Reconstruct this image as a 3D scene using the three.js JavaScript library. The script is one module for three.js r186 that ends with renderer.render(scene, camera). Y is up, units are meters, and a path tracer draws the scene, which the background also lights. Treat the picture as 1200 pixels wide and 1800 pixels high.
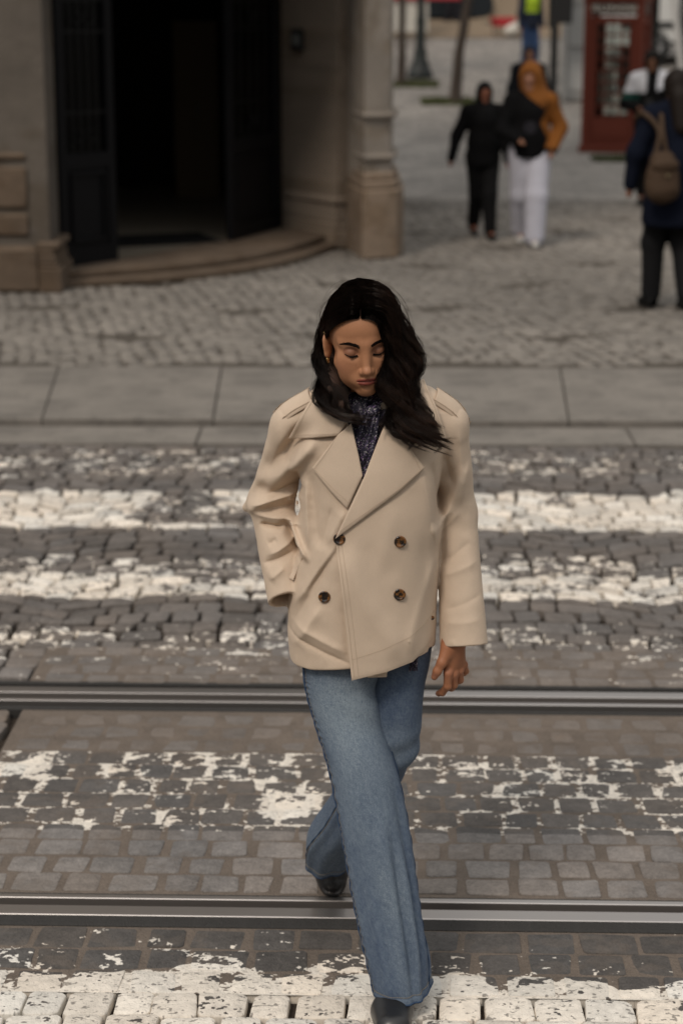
import * as THREE from 'three';
import { mergeGeometries } from 'three/addons/utils/BufferGeometryUtils.js';
import { RoundedBoxGeometry } from 'three/addons/geometries/RoundedBoxGeometry.js';
import { TextGeometry } from 'three/addons/geometries/TextGeometry.js';
import { FontLoader } from 'three/addons/loaders/FontLoader.js';

// ---------- camera, sky, sun, exposure ----------
const scene = new THREE.Scene();
const CAM_H = 2.25, CAM_Z = 4.4, F_PX = 3450, TILT = 14.43 * Math.PI / 180;   // measured from the photograph (1200 x 1800)
const camera = new THREE.PerspectiveCamera(2 * Math.atan(900 / F_PX) * 180 / Math.PI, 682 / 1024, 0.1, 900);
camera.position.set(0, CAM_H, CAM_Z);
camera.rotation.x = -TILT;
camera.focus = 4.27;
camera.userData.fStop = 3.1;
camera.updateMatrixWorld();
const renderer = new THREE.WebGLRenderer({ antialias: true });
renderer.toneMapping = THREE.LinearToneMapping;
renderer.toneMappingExposure = 0.85;
renderer.shadowMap.enabled = true;
{ // overcast sky: brighter towards the zenith, a little brighter where the sun stands behind the cloud
  const w = 128, h = 64, d = new Float32Array(w * h * 4), sd = new THREE.Vector3(-0.4, 0.74, 0.55).normalize();
  for (let j = 0; j < h; j++) for (let i = 0; i < w; i++) {
    const up = ((j + 0.5) / h - 0.5) * Math.PI, az = ((i + 0.5) / w - 0.5) * 2 * Math.PI;
    const x = Math.cos(az) * Math.cos(up), y = Math.sin(up), z = Math.sin(az) * Math.cos(up);
    const L = y > 0 ? 0.17 + 0.98 * y : 0.17 * Math.exp(y * 6);
    const s = Math.max(0, x * sd.x + y * sd.y + z * sd.z), g = L * (1 + 0.5 * s * s * s), o = (j * w + i) * 4;
    d[o] = g * 1.0; d[o + 1] = g * 0.985; d[o + 2] = g * 0.965; d[o + 3] = 1;
  }
  const t = new THREE.DataTexture(d, w, h, THREE.RGBAFormat, THREE.FloatType);
  t.mapping = THREE.EquirectangularReflectionMapping; t.magFilter = THREE.LinearFilter; t.needsUpdate = true;
  scene.background = t; scene.environment = t;
}
const sun = new THREE.DirectionalLight(0xfff1e2, 1.6);
sun.position.set(-3.4, 7.6, 6); sun.target.position.set(0, 0, 0);
sun.castShadow = true; sun.shadow.radius = 24; sun.shadow.mapSize.set(2048, 2048);
Object.assign(sun.shadow.camera, { left: -12, right: 12, top: 12, bottom: -12, near: 0.5, far: 60 });
scene.add(sun, sun.target);

// ---------- helpers ----------
const V = (x, y, z) => new THREE.Vector3(x, y, z);
const clamp = (x, a = 0, b = 1) => Math.min(b, Math.max(a, x)), lerp = (a, b, t) => a + (b - a) * t;
const sstep = (a, b, x) => { const t = clamp((x - a) / (b - a)); return t * t * (3 - 2 * t); };
function rng(s) { return () => { s = (s + 0x6d2b79f5) | 0; let t = Math.imul(s ^ (s >>> 15), 1 | s); t = (t + Math.imul(t ^ (t >>> 7), 61 | t)) ^ t; return ((t ^ (t >>> 14)) >>> 0) / 4294967296; }; }
const NT = 256, NTAB = new Float32Array(NT * NT);
{ const r = rng(77); for (let i = 0; i < NTAB.length; i++) NTAB[i] = r(); }
function noise2(x, y) {                                          // smooth value noise, 0..1, repeats after 256
  const xi = Math.floor(x), yi = Math.floor(y); let fx = x - xi, fy = y - yi;
  fx = fx * fx * (3 - 2 * fx); fy = fy * fy * (3 - 2 * fy);
  const a = (yi & 255) * NT, b = ((yi + 1) & 255) * NT, i = xi & 255, j = (xi + 1) & 255;
  return (NTAB[a + i] * (1 - fx) + NTAB[a + j] * fx) * (1 - fy) + (NTAB[b + i] * (1 - fx) + NTAB[b + j] * fx) * fy;
}
const fbm = (x, y, n = 4) => { let s = 0, a = 0.5, t = 0; for (let i = 0; i < n; i++) { s += a * noise2(x, y); t += a; a *= 0.55; x = x * 2.03 + 17.3; y = y * 2.03 + 5.1; } return s / t; };
const noise3 = (x, y, z) => (noise2(x + z * 0.71, y - z * 1.37) + noise2(y * 1.1 + 31.7, z * 1.1 + x * 0.3) + noise2(z + 11.1 + y * 0.2, x - 7.7)) / 3;
// the world point where the sight line of photo pixel (px, py) meets the upright plane z = zw (used to measure the photograph)
function at(px, py, zw) {
  const rx = (px - 600) / F_PX, ru = (900 - py) / F_PX, c = Math.cos(TILT), s = Math.sin(TILT);
  const dy = ru * c - s, dz = -c - ru * s, t = (zw - CAM_Z) / dz;
  return V(rx * t, CAM_H + dy * t, zw);
}
const onGround = (px, py, y = 0) => { const a = TILT + Math.atan((py - 900) / F_PX), D = (CAM_H - y) / Math.tan(a), dep = D * Math.cos(TILT) + (CAM_H - y) * Math.sin(TILT); return V((px - 600) / F_PX * dep, y, CAM_Z - D); };
const used = {};
const numbered = (n) => { const k = used[n] = (used[n] ?? -1) + 1; return k ? n + '_' + String(k).padStart(3, '0') : n; };
function tag(o, label, category, group) { if (label) o.userData.label = label; if (category) o.userData.category = category; if (group) o.userData.group = group; return o; }
function part(name, geo, mat, parent) { const m = new THREE.Mesh(geo, mat); m.name = numbered(name); m.castShadow = m.receiveShadow = true; parent.add(m); return m; }
function thing(name, label, category, pos = [0, 0, 0], turn = 0, group) { const g = new THREE.Group(); g.name = numbered(name); g.position.set(...pos); g.rotation.y = turn; scene.add(g); return tag(g, label, category, group); }
function struct(name) { const g = new THREE.Group(); g.name = numbered(name); g.userData.kind = 'structure'; scene.add(g); return g; }
const stuff = (o) => { o.userData.kind = 'stuff'; return o; };
const col = (r, g, b) => new THREE.Color().setRGB(r, g, b);
const std = (r, g, b, rough = 0.85, o = {}) => new THREE.MeshPhysicalMaterial({ color: col(r, g, b), roughness: rough, specularIntensity: rough >= 0.6 ? 0.3 : 0.8, ...o });
function geom(pos, idx, uv, color) {
  const g = new THREE.BufferGeometry();
  g.setAttribute('position', new THREE.BufferAttribute(new Float32Array(pos), 3));
  if (uv) g.setAttribute('uv', new THREE.BufferAttribute(new Float32Array(uv), 2));
  if (color) g.setAttribute('color', new THREE.BufferAttribute(new Float32Array(color), 3));
  g.setIndex(idx); g.computeVertexNormals(); return g;
}
function dataTex(w, h, fill, srgb = false) {                       // fill(i, j) -> [r, g, b] 0..1 linear (stored as sRGB when srgb)
  const d = new Uint8Array(w * h * 4), enc = (x) => { x = clamp(x); return 255 * (x <= 0.0031308 ? 12.92 * x : 1.055 * Math.pow(x, 1 / 2.4) - 0.055); };
  for (let j = 0; j < h; j++) for (let i = 0; i < w; i++) {
    const c = fill(i, j), o = (j * w + i) * 4;
    for (let k = 0; k < 3; k++) d[o + k] = srgb ? enc(c[k]) + 0.5 : clamp(c[k]) * 255 + 0.5;
    d[o + 3] = 255;
  }
  const t = new THREE.DataTexture(d, w, h); t.wrapS = t.wrapT = THREE.RepeatWrapping; t.magFilter = THREE.LinearFilter; t.minFilter = THREE.LinearMipmapLinearFilter; t.generateMipmaps = true;
  if (srgb) t.colorSpace = THREE.SRGBColorSpace; t.needsUpdate = true; return t;
}
const perM = (t, sx, sy = sx) => { const c = t.clone(); c.repeat.set(1 / sx, 1 / sy); c.needsUpdate = true; return c; };   // texture tile of sx metres
const tileN = (i, j, n, f, o) => { const u = i / n, v = j / n, a = sstep(0.8, 1, u), b = sstep(0.8, 1, v), q = (uu, vv) => fbm(uu * f, vv * f, o); return (q(u, v) * (1 - a) + q(u - 1 + 7, v) * a * 0 + q(u - 1, v) * a) * (1 - b) + (q(u, v - 1) * (1 - a) + q(u - 1, v - 1) * a) * b; };
function box(w, h, d, x, y, z, ry = 0, bevel = 0) {
  const g = bevel ? new RoundedBoxGeometry(w, h, d, 1, bevel) : new THREE.BoxGeometry(w, h, d);
  if (ry) g.rotateY(ry); g.translate(x, y, z);
  const p = g.attributes.position, n = g.attributes.normal, uv = g.attributes.uv;
  for (let i = 0; i < p.count; i++) { const X = Math.abs(n.getX(i)), Y = Math.abs(n.getY(i)), Z = Math.abs(n.getZ(i)); Y > X && Y > Z ? uv.setXY(i, p.getX(i), p.getZ(i)) : uv.setXY(i, X > Z ? p.getZ(i) : p.getX(i), p.getY(i)); }
  return g;
}
function prism(pts, y0, y1, bev = 0) {                             // plan outline (x, z) raised from y0 to y1
  const s = new THREE.Shape(pts.map(([x, z]) => new THREE.Vector2(x, -z)));
  const g = new THREE.ExtrudeGeometry(s, { depth: y1 - y0 - 2 * bev, bevelEnabled: bev > 0, bevelThickness: bev, bevelSize: bev, bevelOffset: -bev, bevelSegments: 1 });
  g.rotateX(-Math.PI / 2); g.translate(0, y0 + bev, 0);
  const p = g.attributes.position, n = g.attributes.normal, uv = g.attributes.uv;
  for (let i = 0; i < p.count; i++) Math.abs(n.getY(i)) > 0.7 ? uv.setXY(i, p.getX(i), p.getZ(i)) : uv.setXY(i, p.getX(i) * 0.8 - p.getZ(i) * 0.6, p.getY(i));
  return g;
}
const join = (list) => mergeGeometries(list.map((g) => { const n = g.index ? g.toNonIndexed() : g; for (const k of Object.keys(n.attributes)) if (!['position', 'normal', 'uv'].includes(k)) n.deleteAttribute(k); if (!n.attributes.uv) n.setAttribute('uv', new THREE.BufferAttribute(new Float32Array(n.attributes.position.count * 2), 2)); return n; }));
function tube(points, radius, seg = 40, rad = 6, closed = false) { return new THREE.TubeGeometry(new THREE.CatmullRomCurve3(points, closed, 'centripetal'), seg, radius, rad, closed); }

// signed-distance modelling: smooth joins of capsules and ellipsoids, meshed with surface nets
const smin = (a, b, k) => { const h = Math.max(k - Math.abs(a - b), 0) / k; return Math.min(a, b) - h * h * k * 0.25; };
const smax = (a, b, k) => -smin(-a, -b, k);
const capsule = (a, b, ra, rb) => { const bx = b.x - a.x, by = b.y - a.y, bz = b.z - a.z, l2 = bx * bx + by * by + bz * bz || 1e-9; return (x, y, z) => { const px = x - a.x, py = y - a.y, pz = z - a.z, t = clamp((px * bx + py * by + pz * bz) / l2), dx = px - bx * t, dy = py - by * t, dz = pz - bz * t; return Math.sqrt(dx * dx + dy * dy + dz * dz) - (ra + (rb - ra) * t); }; };
const ell = (cx, cy, cz, rx, ry, rz) => (x, y, z) => { const px = (x - cx) / rx, py = (y - cy) / ry, pz = (z - cz) / rz, k0 = Math.sqrt(px * px + py * py + pz * pz), qx = px / rx, qy = py / ry, qz = pz / rz, k1 = Math.sqrt(qx * qx + qy * qy + qz * qz); return k0 < 1e-6 ? -Math.min(rx, ry, rz) : k0 * (k0 - 1) / k1; };
const blend = (k, ...f) => (x, y, z) => { let d = f[0](x, y, z); for (let i = 1; i < f.length; i++) d = smin(d, f[i](x, y, z), k); return d; };
function nets(f, lo, hi, cell, paint) {
  const nx = Math.ceil((hi[0] - lo[0]) / cell) + 1, ny = Math.ceil((hi[1] - lo[1]) / cell) + 1, nz = Math.ceil((hi[2] - lo[2]) / cell) + 1, g = new Float32Array(nx * ny * nz);
  for (let k = 0, o = 0; k < nz; k++) for (let j = 0; j < ny; j++) for (let i = 0; i < nx; i++, o++) g[o] = f(lo[0] + i * cell, lo[1] + j * cell, lo[2] + k * cell);
  const id = new Int32Array(nx * ny * nz).fill(-1), pos = [], idx = [], sx = 1, sy = nx, sz = nx * ny;
  const E = [[0, 0, 0, 1, 0, 0], [0, 1, 0, 1, 1, 0], [0, 0, 1, 1, 0, 1], [0, 1, 1, 1, 1, 1], [0, 0, 0, 0, 1, 0], [1, 0, 0, 1, 1, 0], [0, 0, 1, 0, 1, 1], [1, 0, 1, 1, 1, 1], [0, 0, 0, 0, 0, 1], [1, 0, 0, 1, 0, 1], [0, 1, 0, 0, 1, 1], [1, 1, 0, 1, 1, 1]];
  for (let k = 0; k < nz - 1; k++) for (let j = 0; j < ny - 1; j++) for (let i = 0; i < nx - 1; i++) {
    const o = i + j * sy + k * sz; let n = 0, X = 0, Y = 0, Z = 0;
    const s0 = g[o] < 0; if (s0 === (g[o + sx] < 0) && s0 === (g[o + sy] < 0) && s0 === (g[o + sz] < 0) && s0 === (g[o + sx + sy] < 0) && s0 === (g[o + sx + sz] < 0) && s0 === (g[o + sy + sz] < 0) && s0 === (g[o + sx + sy + sz] < 0)) continue;
    for (const e of E) { const a = g[o + e[0] + e[1] * sy + e[2] * sz], b = g[o + e[3] + e[4] * sy + e[5] * sz]; if ((a < 0) !== (b < 0)) { const t = a / (a - b); n++; X += e[0] + (e[3] - e[0]) * t; Y += e[1] + (e[4] - e[1]) * t; Z += e[2] + (e[5] - e[2]) * t; } }
    id[o] = pos.length / 3; pos.push(lo[0] + (i + X / n) * cell, lo[1] + (j + Y / n) * cell, lo[2] + (k + Z / n) * cell);
  }
  const quad = (a, b, c, d, flip) => { if (a < 0 || b < 0 || c < 0 || d < 0) return; flip ? idx.push(a, c, b, a, d, c) : idx.push(a, b, c, a, c, d); };
  for (let k = 1; k < nz - 1; k++) for (let j = 1; j < ny - 1; j++) for (let i = 1; i < nx - 1; i++) {
    const o = i + j * sy + k * sz, s = g[o] < 0;
    if (s !== (g[o + sx] < 0)) quad(id[o - sy - sz], id[o - sz], id[o], id[o - sy], !s);
    if (s !== (g[o + sy] < 0)) quad(id[o - sx - sz], id[o - sx], id[o], id[o - sz], !s);
    if (s !== (g[o + sz] < 0)) quad(id[o - sx - sy], id[o - sy], id[o], id[o - sx], !s);
  }
  const N = pos.length / 3, nor = new Float32Array(N * 3), color = paint ? new Float32Array(N * 3) : null, e = cell * 0.5, uv = new Float32Array(N * 2);
  for (let v = 0; v < N; v++) {
    const x = pos[v * 3], y = pos[v * 3 + 1], z = pos[v * 3 + 2];
    let a = f(x + e, y, z) - f(x - e, y, z), b = f(x, y + e, z) - f(x, y - e, z), c = f(x, y, z + e) - f(x, y, z - e); const l = Math.hypot(a, b, c) || 1;
    nor[v * 3] = a / l; nor[v * 3 + 1] = b / l; nor[v * 3 + 2] = c / l;
    uv[v * 2] = x + z * 0.7; uv[v * 2 + 1] = y + z * 0.3;
    if (paint) { const q = paint(x, y, z, nor[v * 3 + 2]); color.set(q, v * 3); }
  }
  const G = new THREE.BufferGeometry();
  G.setAttribute('position', new THREE.BufferAttribute(new Float32Array(pos), 3)); G.setAttribute('normal', new THREE.BufferAttribute(nor, 3)); G.setAttribute('uv', new THREE.BufferAttribute(uv, 2));
  if (paint) G.setAttribute('color', new THREE.BufferAttribute(color, 3));
  G.setIndex(idx); return G;
}

// ---------- ground ----------
const YAW = -0.028, PLAZA_Y = 0.035;
const slope = (z) => { const D = CAM_Z - z; return D > 32 ? (D - 32) * 0.1 : 0; };   // the square climbs beyond the telephone box
{
  const g = new THREE.PlaneGeometry(1200, 1200, 2, 600); g.rotateX(-Math.PI / 2);
  const p = g.attributes.position;
  for (let i = 0; i < p.count; i++) { const z = p.getZ(i), D = CAM_Z - z; p.setY(i, -0.075 + (D > 32 ? Math.min(D - 32, 26) * 0.1 : 0)); }
  g.computeVertexNormals();
  const m = new THREE.Mesh(g, std(0.1, 0.09, 0.08, 1)); m.name = 'ground'; m.receiveShadow = true; m.userData.kind = 'structure'; scene.add(m);
}
// worn zebra paint: how much of the surface is still white at road position (x, z)
const probit = (p) => { const q = clamp(p, 0.005, 0.995) - 0.5; return 0.155 * (2.2 * q + 5.5 * q * q * q + 3 * Math.pow(q, 5) * 4); };
function paintCover(x, z) {
  let c = 0;
  const w = (fbm(x * 2.3 + 3, z * 3 + 9, 3) - 0.5) * 0.05, w2 = (fbm(x * 5.3 + 13, z * 5 + 2, 3) - 0.5) * 0.3;
  if (z > 0.21) c = 0.9 - 0.5 * sstep(0.5, 0.72, fbm(x * 2.1 + 5, z * 2.1, 2));
  else if (z > 0.125 + w2 * 0.75) c = 0.62 + 0.28 * sstep(0.06, 0.2, z + w);
  else if (z > -0.13) c = 0.035 + 0.11 * sstep(-0.13, 0.1, z);
  else if (z < -0.715 && z > -1.325) c = 0.08 + 0.12 * sstep(-0.95, -1.3, z) + 0.5 * sstep(0.64, 0.74, fbm(x * 2.6 + 40.6, z * 3.4, 2));
  else if (z < -1.99 && z > -2.33) c = 0.07 + 0.06 * sstep(-2.15, -2.3, z);
  else if (z <= -2.33 && z > -2.7) c = 0.16 * sstep(-2.7, -2.5, z) + 0.04;
  else if (z < -2.98 + w2 * 0.5 && z > -3.56 + w2) c = z > -3.27 + w2 ? 0.8 - 0.6 * sstep(0.45, 0.66, fbm(x * 1.9 + 9, z * 2.4, 2)) : 0.3;
  else if (z < -4.04 + w2 * 0.5 && z > -4.72 + w2) c = 0.9 - 0.75 * sstep(0.58, 0.74, fbm(x * 2.2 + 60, z * 2.6, 2));
  else if (z < -5.0 && z > -5.62) c = 0.12 + 0.12 * sstep(0.4, 0.7, fbm(x * 1.2, z * 1.5, 2));
  return c;
}
function paintMask(x, z, joint) {
  let c = paintCover(x, z); if (c <= 0) return 0;
  if (joint && z < -0.72 && z > -1.32) c = c * 1.2 + 0.27;
  if (joint && z > -0.14 && z < 0.2) c *= 0.75;
  const n = 0.36 * fbm(x * 11 + 7, z * 14 + 3, 3) + 0.4 * fbm(x * 30, z * 42, 3) + 0.24 * fbm(x * 100, z * 125, 2);
  const t = 0.5 - probit(c) * 0.72, edge = sstep(t - 0.008, t + 0.008, n);
  return edge * (1 - 0.7 * sstep(0.68, 0.74, fbm(x * 70 + 50, z * 110, 3)) * (c > 0.6 ? 1 : 0.4));
}
const WHITE = [0.72, 0.665, 0.585];
function roadTex(x0, z0, w, h, n, base, joint) {
  return dataTex(n, n, (i, j) => {
    const x = x0 + (i + 0.5) / n * w, z = z0 + (j + 0.5) / n * h, m = paintMask(x, z, joint), b = base(x, z), g = 0.86 + 0.28 * fbm(x * 60 + 4, z * 60, 2);
    return [0, 1, 2].map((k) => lerp(b[k], WHITE[k] * g, m));
  }, true);
}
const granite = (x, z) => { const a = 0.6 + 0.45 * fbm(x * 5, z * 5, 3) + 0.5 * (noise2(x * 210, z * 210) - 0.5) * 0.6 + 0.35 * (fbm(x * 40, z * 40, 2) - 0.5); const w = 0.5 + 0.5 * fbm(x * 3 + 20, z * 3, 2); return [0.115 * a * (0.96 + 0.1 * w), 0.107 * a, 0.101 * a * (1.06 - 0.12 * w)]; };
const mortarC = (x, z) => { const a = 0.72 + 0.42 * fbm(x * 14, z * 14, 3) + 0.3 * (noise2(x * 300, z * 300) - 0.5); return [0.145 * a, 0.116 * a, 0.093 * a]; };
const dustyGranite = (x, z) => { const lt = z < -0.3 && z > -0.72 || z < -1.34 ? 1.85 : z < -0.7 ? 0.98 : 0.8, g = granite(x, z).map((v) => v * lt), m = mortarC(x + 3, z), near = z > -2 ? sstep(-1.2, -1.42, z) : 0.6, k = clamp(near * 0.6 + 0.3 * sstep(0.55, 0.7, fbm(x * 16, z * 16, 3))); return g.map((v, i) => lerp(v, m[i], k)); };
const N1 = { x0: -1.4, z0: -2.4, w: 2.8, h: 3.0 }, N2 = { x0: -2.1, z0: -5.8, w: 4.2, h: 3.5 };
const place = (t, o) => { t.repeat.set(1 / o.w, 1 / o.h); t.offset.set(-o.x0 / o.w, -o.z0 / o.h); return t; };
const tSettNear = place(roadTex(N1.x0, N1.z0, N1.w, N1.h, 2048, dustyGranite, false), N1);
const tMortar = place(roadTex(N1.x0, N1.z0, N1.w, N1.h, 2048, mortarC, true), N1);
const tSettFar = place(roadTex(N2.x0, N2.z0, N2.w, N2.h, 1536, (x, z) => granite(x, z).map((v, i) => v * [1.3, 1.27, 1.24][i]), false), N2);
const tRough = dataTex(512, 512, (i, j) => { const v = clamp(0.5 + 1.1 * (tileN(i, j, 512, 24, 4) - 0.5) + 0.5 * (tileN(i, j, 512, 90, 2) - 0.5)); return [v, v, v]; });
const bumpM = (s, amt) => ({ bumpMap: perM(tRough, s), bumpScale: amt });
const mSettNear = new THREE.MeshStandardMaterial({ map: tSettNear, roughness: 0.78, vertexColors: true, ...bumpM(0.3, 0.004) });
const mSettFar = new THREE.MeshStandardMaterial({ map: tSettFar, roughness: 0.72, vertexColors: true, ...bumpM(0.3, 0.005) });
const mMortar = new THREE.MeshStandardMaterial({ map: tMortar, roughness: 0.95, ...bumpM(0.22, 0.004) });
const mSoil = std(0.055, 0.043, 0.034, 1, bumpM(0.25, 0.01));

// one paving stone: rounded quadrilateral prism with a worn, slightly domed top; corners are (x, z) in road coordinates
function settGeo(c, top, depth, r, round, dome, tone, uvAt) {
  const cx = (c[0][0] + c[1][0] + c[2][0] + c[3][0]) / 4, cz = (c[0][1] + c[1][1] + c[2][1] + c[3][1]) / 4, ring = [];
  for (let i = 0; i < 4; i++) {
    const p = c[i], a = c[(i + 3) % 4], b = c[(i + 1) % 4], t = round * (0.7 + 0.6 * r());
    const la = Math.hypot(a[0] - p[0], a[1] - p[1]), lb = Math.hypot(b[0] - p[0], b[1] - p[1]);
    ring.push([p[0] + (a[0] - p[0]) * t / la, p[1] + (a[1] - p[1]) * t / la], [p[0] + (b[0] - p[0]) * t / lb, p[1] + (b[1] - p[1]) * t / lb]);
    const m = 0.5 + 0.2 * (r() - 0.5), o = (r() - 0.35) * 0.05; ring.push([lerp(p[0], b[0], m) + (lerp(p[0], b[0], m) - cx) * o, lerp(p[1], b[1], m) + (lerp(p[1], b[1], m) - cz) * o]);
  }
  const n = ring.length, pos = [], idx = [], lv = [[1, -depth], [1, -round * 0.55], [1 - round * 4.2 / 1.0, 0], [0.55, dome]], tx = (r() - 0.5) * 0.06, tz = (r() - 0.5) * 0.06;
  for (const [s, y] of lv) for (const [x, z] of ring) { const X = cx + (x - cx) * s, Z = cz + (z - cz) * s; pos.push(X, top + y + (y > -depth ? tx * (X - cx) + tz * (Z - cz) + (r() - 0.5) * 0.0012 : 0), Z); }
  pos.push(cx, top + dome * 1.15, cz);
  for (let l = 0; l < 3; l++) for (let i = 0; i < n; i++) { const a = l * n + i, b = l * n + (i + 1) % n; idx.push(a, a + n, b, b, a + n, b + n); }
  for (let i = 0; i < n; i++) idx.push(3 * n + i, 4 * n, 3 * n + (i + 1) % n);
  const uv = [], color = [];
  for (let i = 0; i < pos.length; i += 3) { uv.push(pos[i], pos[i + 2]); color.push(tone[0], tone[1], tone[2]); }
  return geom(pos, idx, uv, color);
}
const toneOf = (r, s) => { const a = 1 + (r() - 0.5) * s, b = (r() - 0.5) * 0.07; return [a * (1 + b), a, a * (1 - b)]; };
// the setts of one surface: the nearest become parts, the rest one joined part
function laySetts(list, parent, limit, mat, seat) {
  list.sort((a, b) => b.z - a.z);
  list.slice(0, limit).forEach((s) => part('sett', s.g, s.m ?? mat, parent));
  const rest = {}; for (const s of list.slice(limit)) (rest[(s.m ?? mat).uuid] ??= [s.m ?? mat, []])[1].push(s.g);
  for (const [m, gs] of Object.values(rest)) stuff(part('setts', mergeGeometries(gs), m, parent));
}
function flat(x0, x1, z0, z1, y, mat, name, parent, seg = 1) {
  const g = new THREE.PlaneGeometry(x1 - x0, z1 - z0, seg, seg); g.rotateX(-Math.PI / 2); g.translate((x0 + x1) / 2, y, (z0 + z1) / 2);
  const p = g.attributes.position, uv = g.attributes.uv; for (let i = 0; i < p.count; i++) uv.setXY(i, p.getX(i), p.getZ(i));
  return part(name, g, mat, parent);
}
const tramBed = struct('tram_bed'); tramBed.rotation.y = YAW;
const road = struct('road'); road.rotation.y = YAW;
{
  const r = rng(5), list = [];
  const row = (z0, z1, xa, xb, gap, mat, top, wid, round) => {
    let x = xa + r() * 0.08; const zc = (z0 + z1) / 2;
    while (x < xb) {
      const w = wid * (0.82 + 0.4 * r()), g = gap * (0.6 + 0.8 * r()), j = () => (r() - 0.5) * 0.012;
      const zA = z0 + gap * 0.3, zB = z1 - gap * 0.3;
      list.push({ z: zc - Math.abs(x) * 0.02 - Math.max(0, Math.abs(x) - 1.15 + zc * 0.12) * 6, m: mat, g: settGeo([[x + j(), zA + j()], [x + w - g + j(), zA + j()], [x + w - g + j(), zB + j()], [x + j(), zB + j()]], top + (r() - 0.5) * 0.002, 0.06, r, round, 0.0025, toneOf(r, 0.24)) });
      x += w;
    }
  };
  for (let k = 0; k < 5; k++) row(0.222 + k * 0.107, 0.222 + (k + 1) * 0.107, -1.7, 1.7, 0.0085, mSettNear, 0.004, 0.11, 0.011);  // open joints in front
  for (let k = 0; k < 3; k++) row(-0.117 + k * 0.112, -0.117 + (k + 1) * 0.112, -1.75, 1.75, 0.02, mSettNear, 0.0015, 0.128, 0.006);
  for (let k = 0; k < 12; k++) row(-1.66 + k * 0.1115, -1.66 + (k + 1) * 0.1115, k < 5 ? -1.1 : -1.1, 2.1, k > 8 ? 0.021 : 0.018, mSettNear, k > 8 ? 0.003 : k < 3 ? -0.0012 : 0.0008, 0.117, 0.007);
  for (let k = 0; k < 4; k++) row(-2.35 + k * 0.097, -2.35 + (k + 1) * 0.097, -1.12, 2.3, 0.017, mSettNear, 0.0006, 0.135, 0.006);
  laySetts(list, tramBed, 300, mSettNear);
  flat(-4, 4, 0.218, 1.2, -0.022, mSoil, 'soil_joint', tramBed);
  flat(-4, 4, -0.124, 0.218, 0, mMortar, 'mortar', tramBed);
  flat(-1.1, 4, -1.69, -0.312, 0, mMortar, 'mortar', tramBed);
  flat(-1.13, 4, -2.36, -1.975, 0, mMortar, 'mortar', tramBed);
  const asph = std(0.05, 0.048, 0.046, 0.95, bumpM(0.12, 0.004));
  part('asphalt_strip', join([box(8, 0.05, 0.058, 0, -0.023, -0.152), box(8, 0.05, 0.022, 0, -0.024, -0.301), box(8, 0.05, 0.035, 0, -0.0236, -1.7075), box(8, 0.05, 0.03, 0, -0.0239, -1.959)]), asph, tramBed);
}
{ // fan-laid cobbles between the tram bed and the kerb
  const r = rng(11), list = [], P = 1.15, arch = (x) => { const u = ((x / P) % 1 + 1) % 1 - 0.5; return 0.21 * (1 - 4 * u * u) * 1; };
  const rows = 32, zN = -2.33, zF = -5.74;
  const warp = (x, z) => { const k = sstep(-2.4, -3.0, z) * sstep(-5.75, -5.2, z), sh = Math.floor((z + 9) / 1.1) % 2 ? 0.5 : 0; return z - k * (arch(x + sh * 0 + 0.25 * Math.sin(z * 1.1)) - 0.1) + (fbm(x * 1.1, z * 1.1, 2) - 0.5) * 0.09; };
  for (let k = 0; k < rows; k++) {
    const z0 = lerp(zN, zF, k / rows), z1 = lerp(zN, zF, (k + 1) / rows); let x = -2.9 + r() * 0.12;
    while (x < 2.9) {
      const w = 0.118 * (0.72 + 0.66 * r()), gx = 0.006 + 0.012 * r(), gz = 0.004 + 0.007 * r(), j = () => (r() - 0.5) * 0.018;
      const tilt = (r() - 0.5) * 0.03, c = [[x + j(), z0 - gz], [x + w - gx + j(), z0 - gz + tilt], [x + w - gx + j(), z1 + gz + tilt], [x + j(), z1 + gz]].map(([a, b]) => [a, warp(a, b) + j() * 0.5]);
      list.push({ z: (z0 + z1) / 2 - Math.abs(x) * 0.1 - Math.max(0, Math.abs(x) - 1.9) * 6, g: settGeo(c.reverse(), (r() - 0.5) * 0.007 - 0.001, 0.05, r, 0.01, 0.003, toneOf(r, 0.45)) });
      x += w;
    }
  }
  for (const z of [-2.34, -2.228, -2.116, -1.685, -1.575, -1.465, -1.355, -1.245, -1.135, -1.025, -0.915, -0.805]) for (let i = 0; i < 6; i++) { // loose cobbles where the mortared panel ends
    const x = -1.25 - i * 0.126 + (r() - 0.5) * 0.02, j = () => (r() - 0.5) * 0.014; list.push({ z: z - Math.abs(x) * 0.1 + 2 * (i < 2), g: settGeo([[x + j(), z + j()], [x + 0.117 + j(), z + j()], [x + 0.117 + j(), z + 0.102 + j()], [x + j(), z + 0.102 + j()]], 0.001, 0.05, r, 0.01, 0.003, toneOf(r, 0.4)), m: mSettNear }); }
  laySetts(list, road, 300, mSettFar);
  flat(-4.5, 4.5, -5.76, -1.98, -0.03, mSoil, 'soil_joint', road);
  flat(-4.5, -1.1, -1.69, -0.3, -0.03, mSoil, 'soil_joint', road);
}
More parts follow.
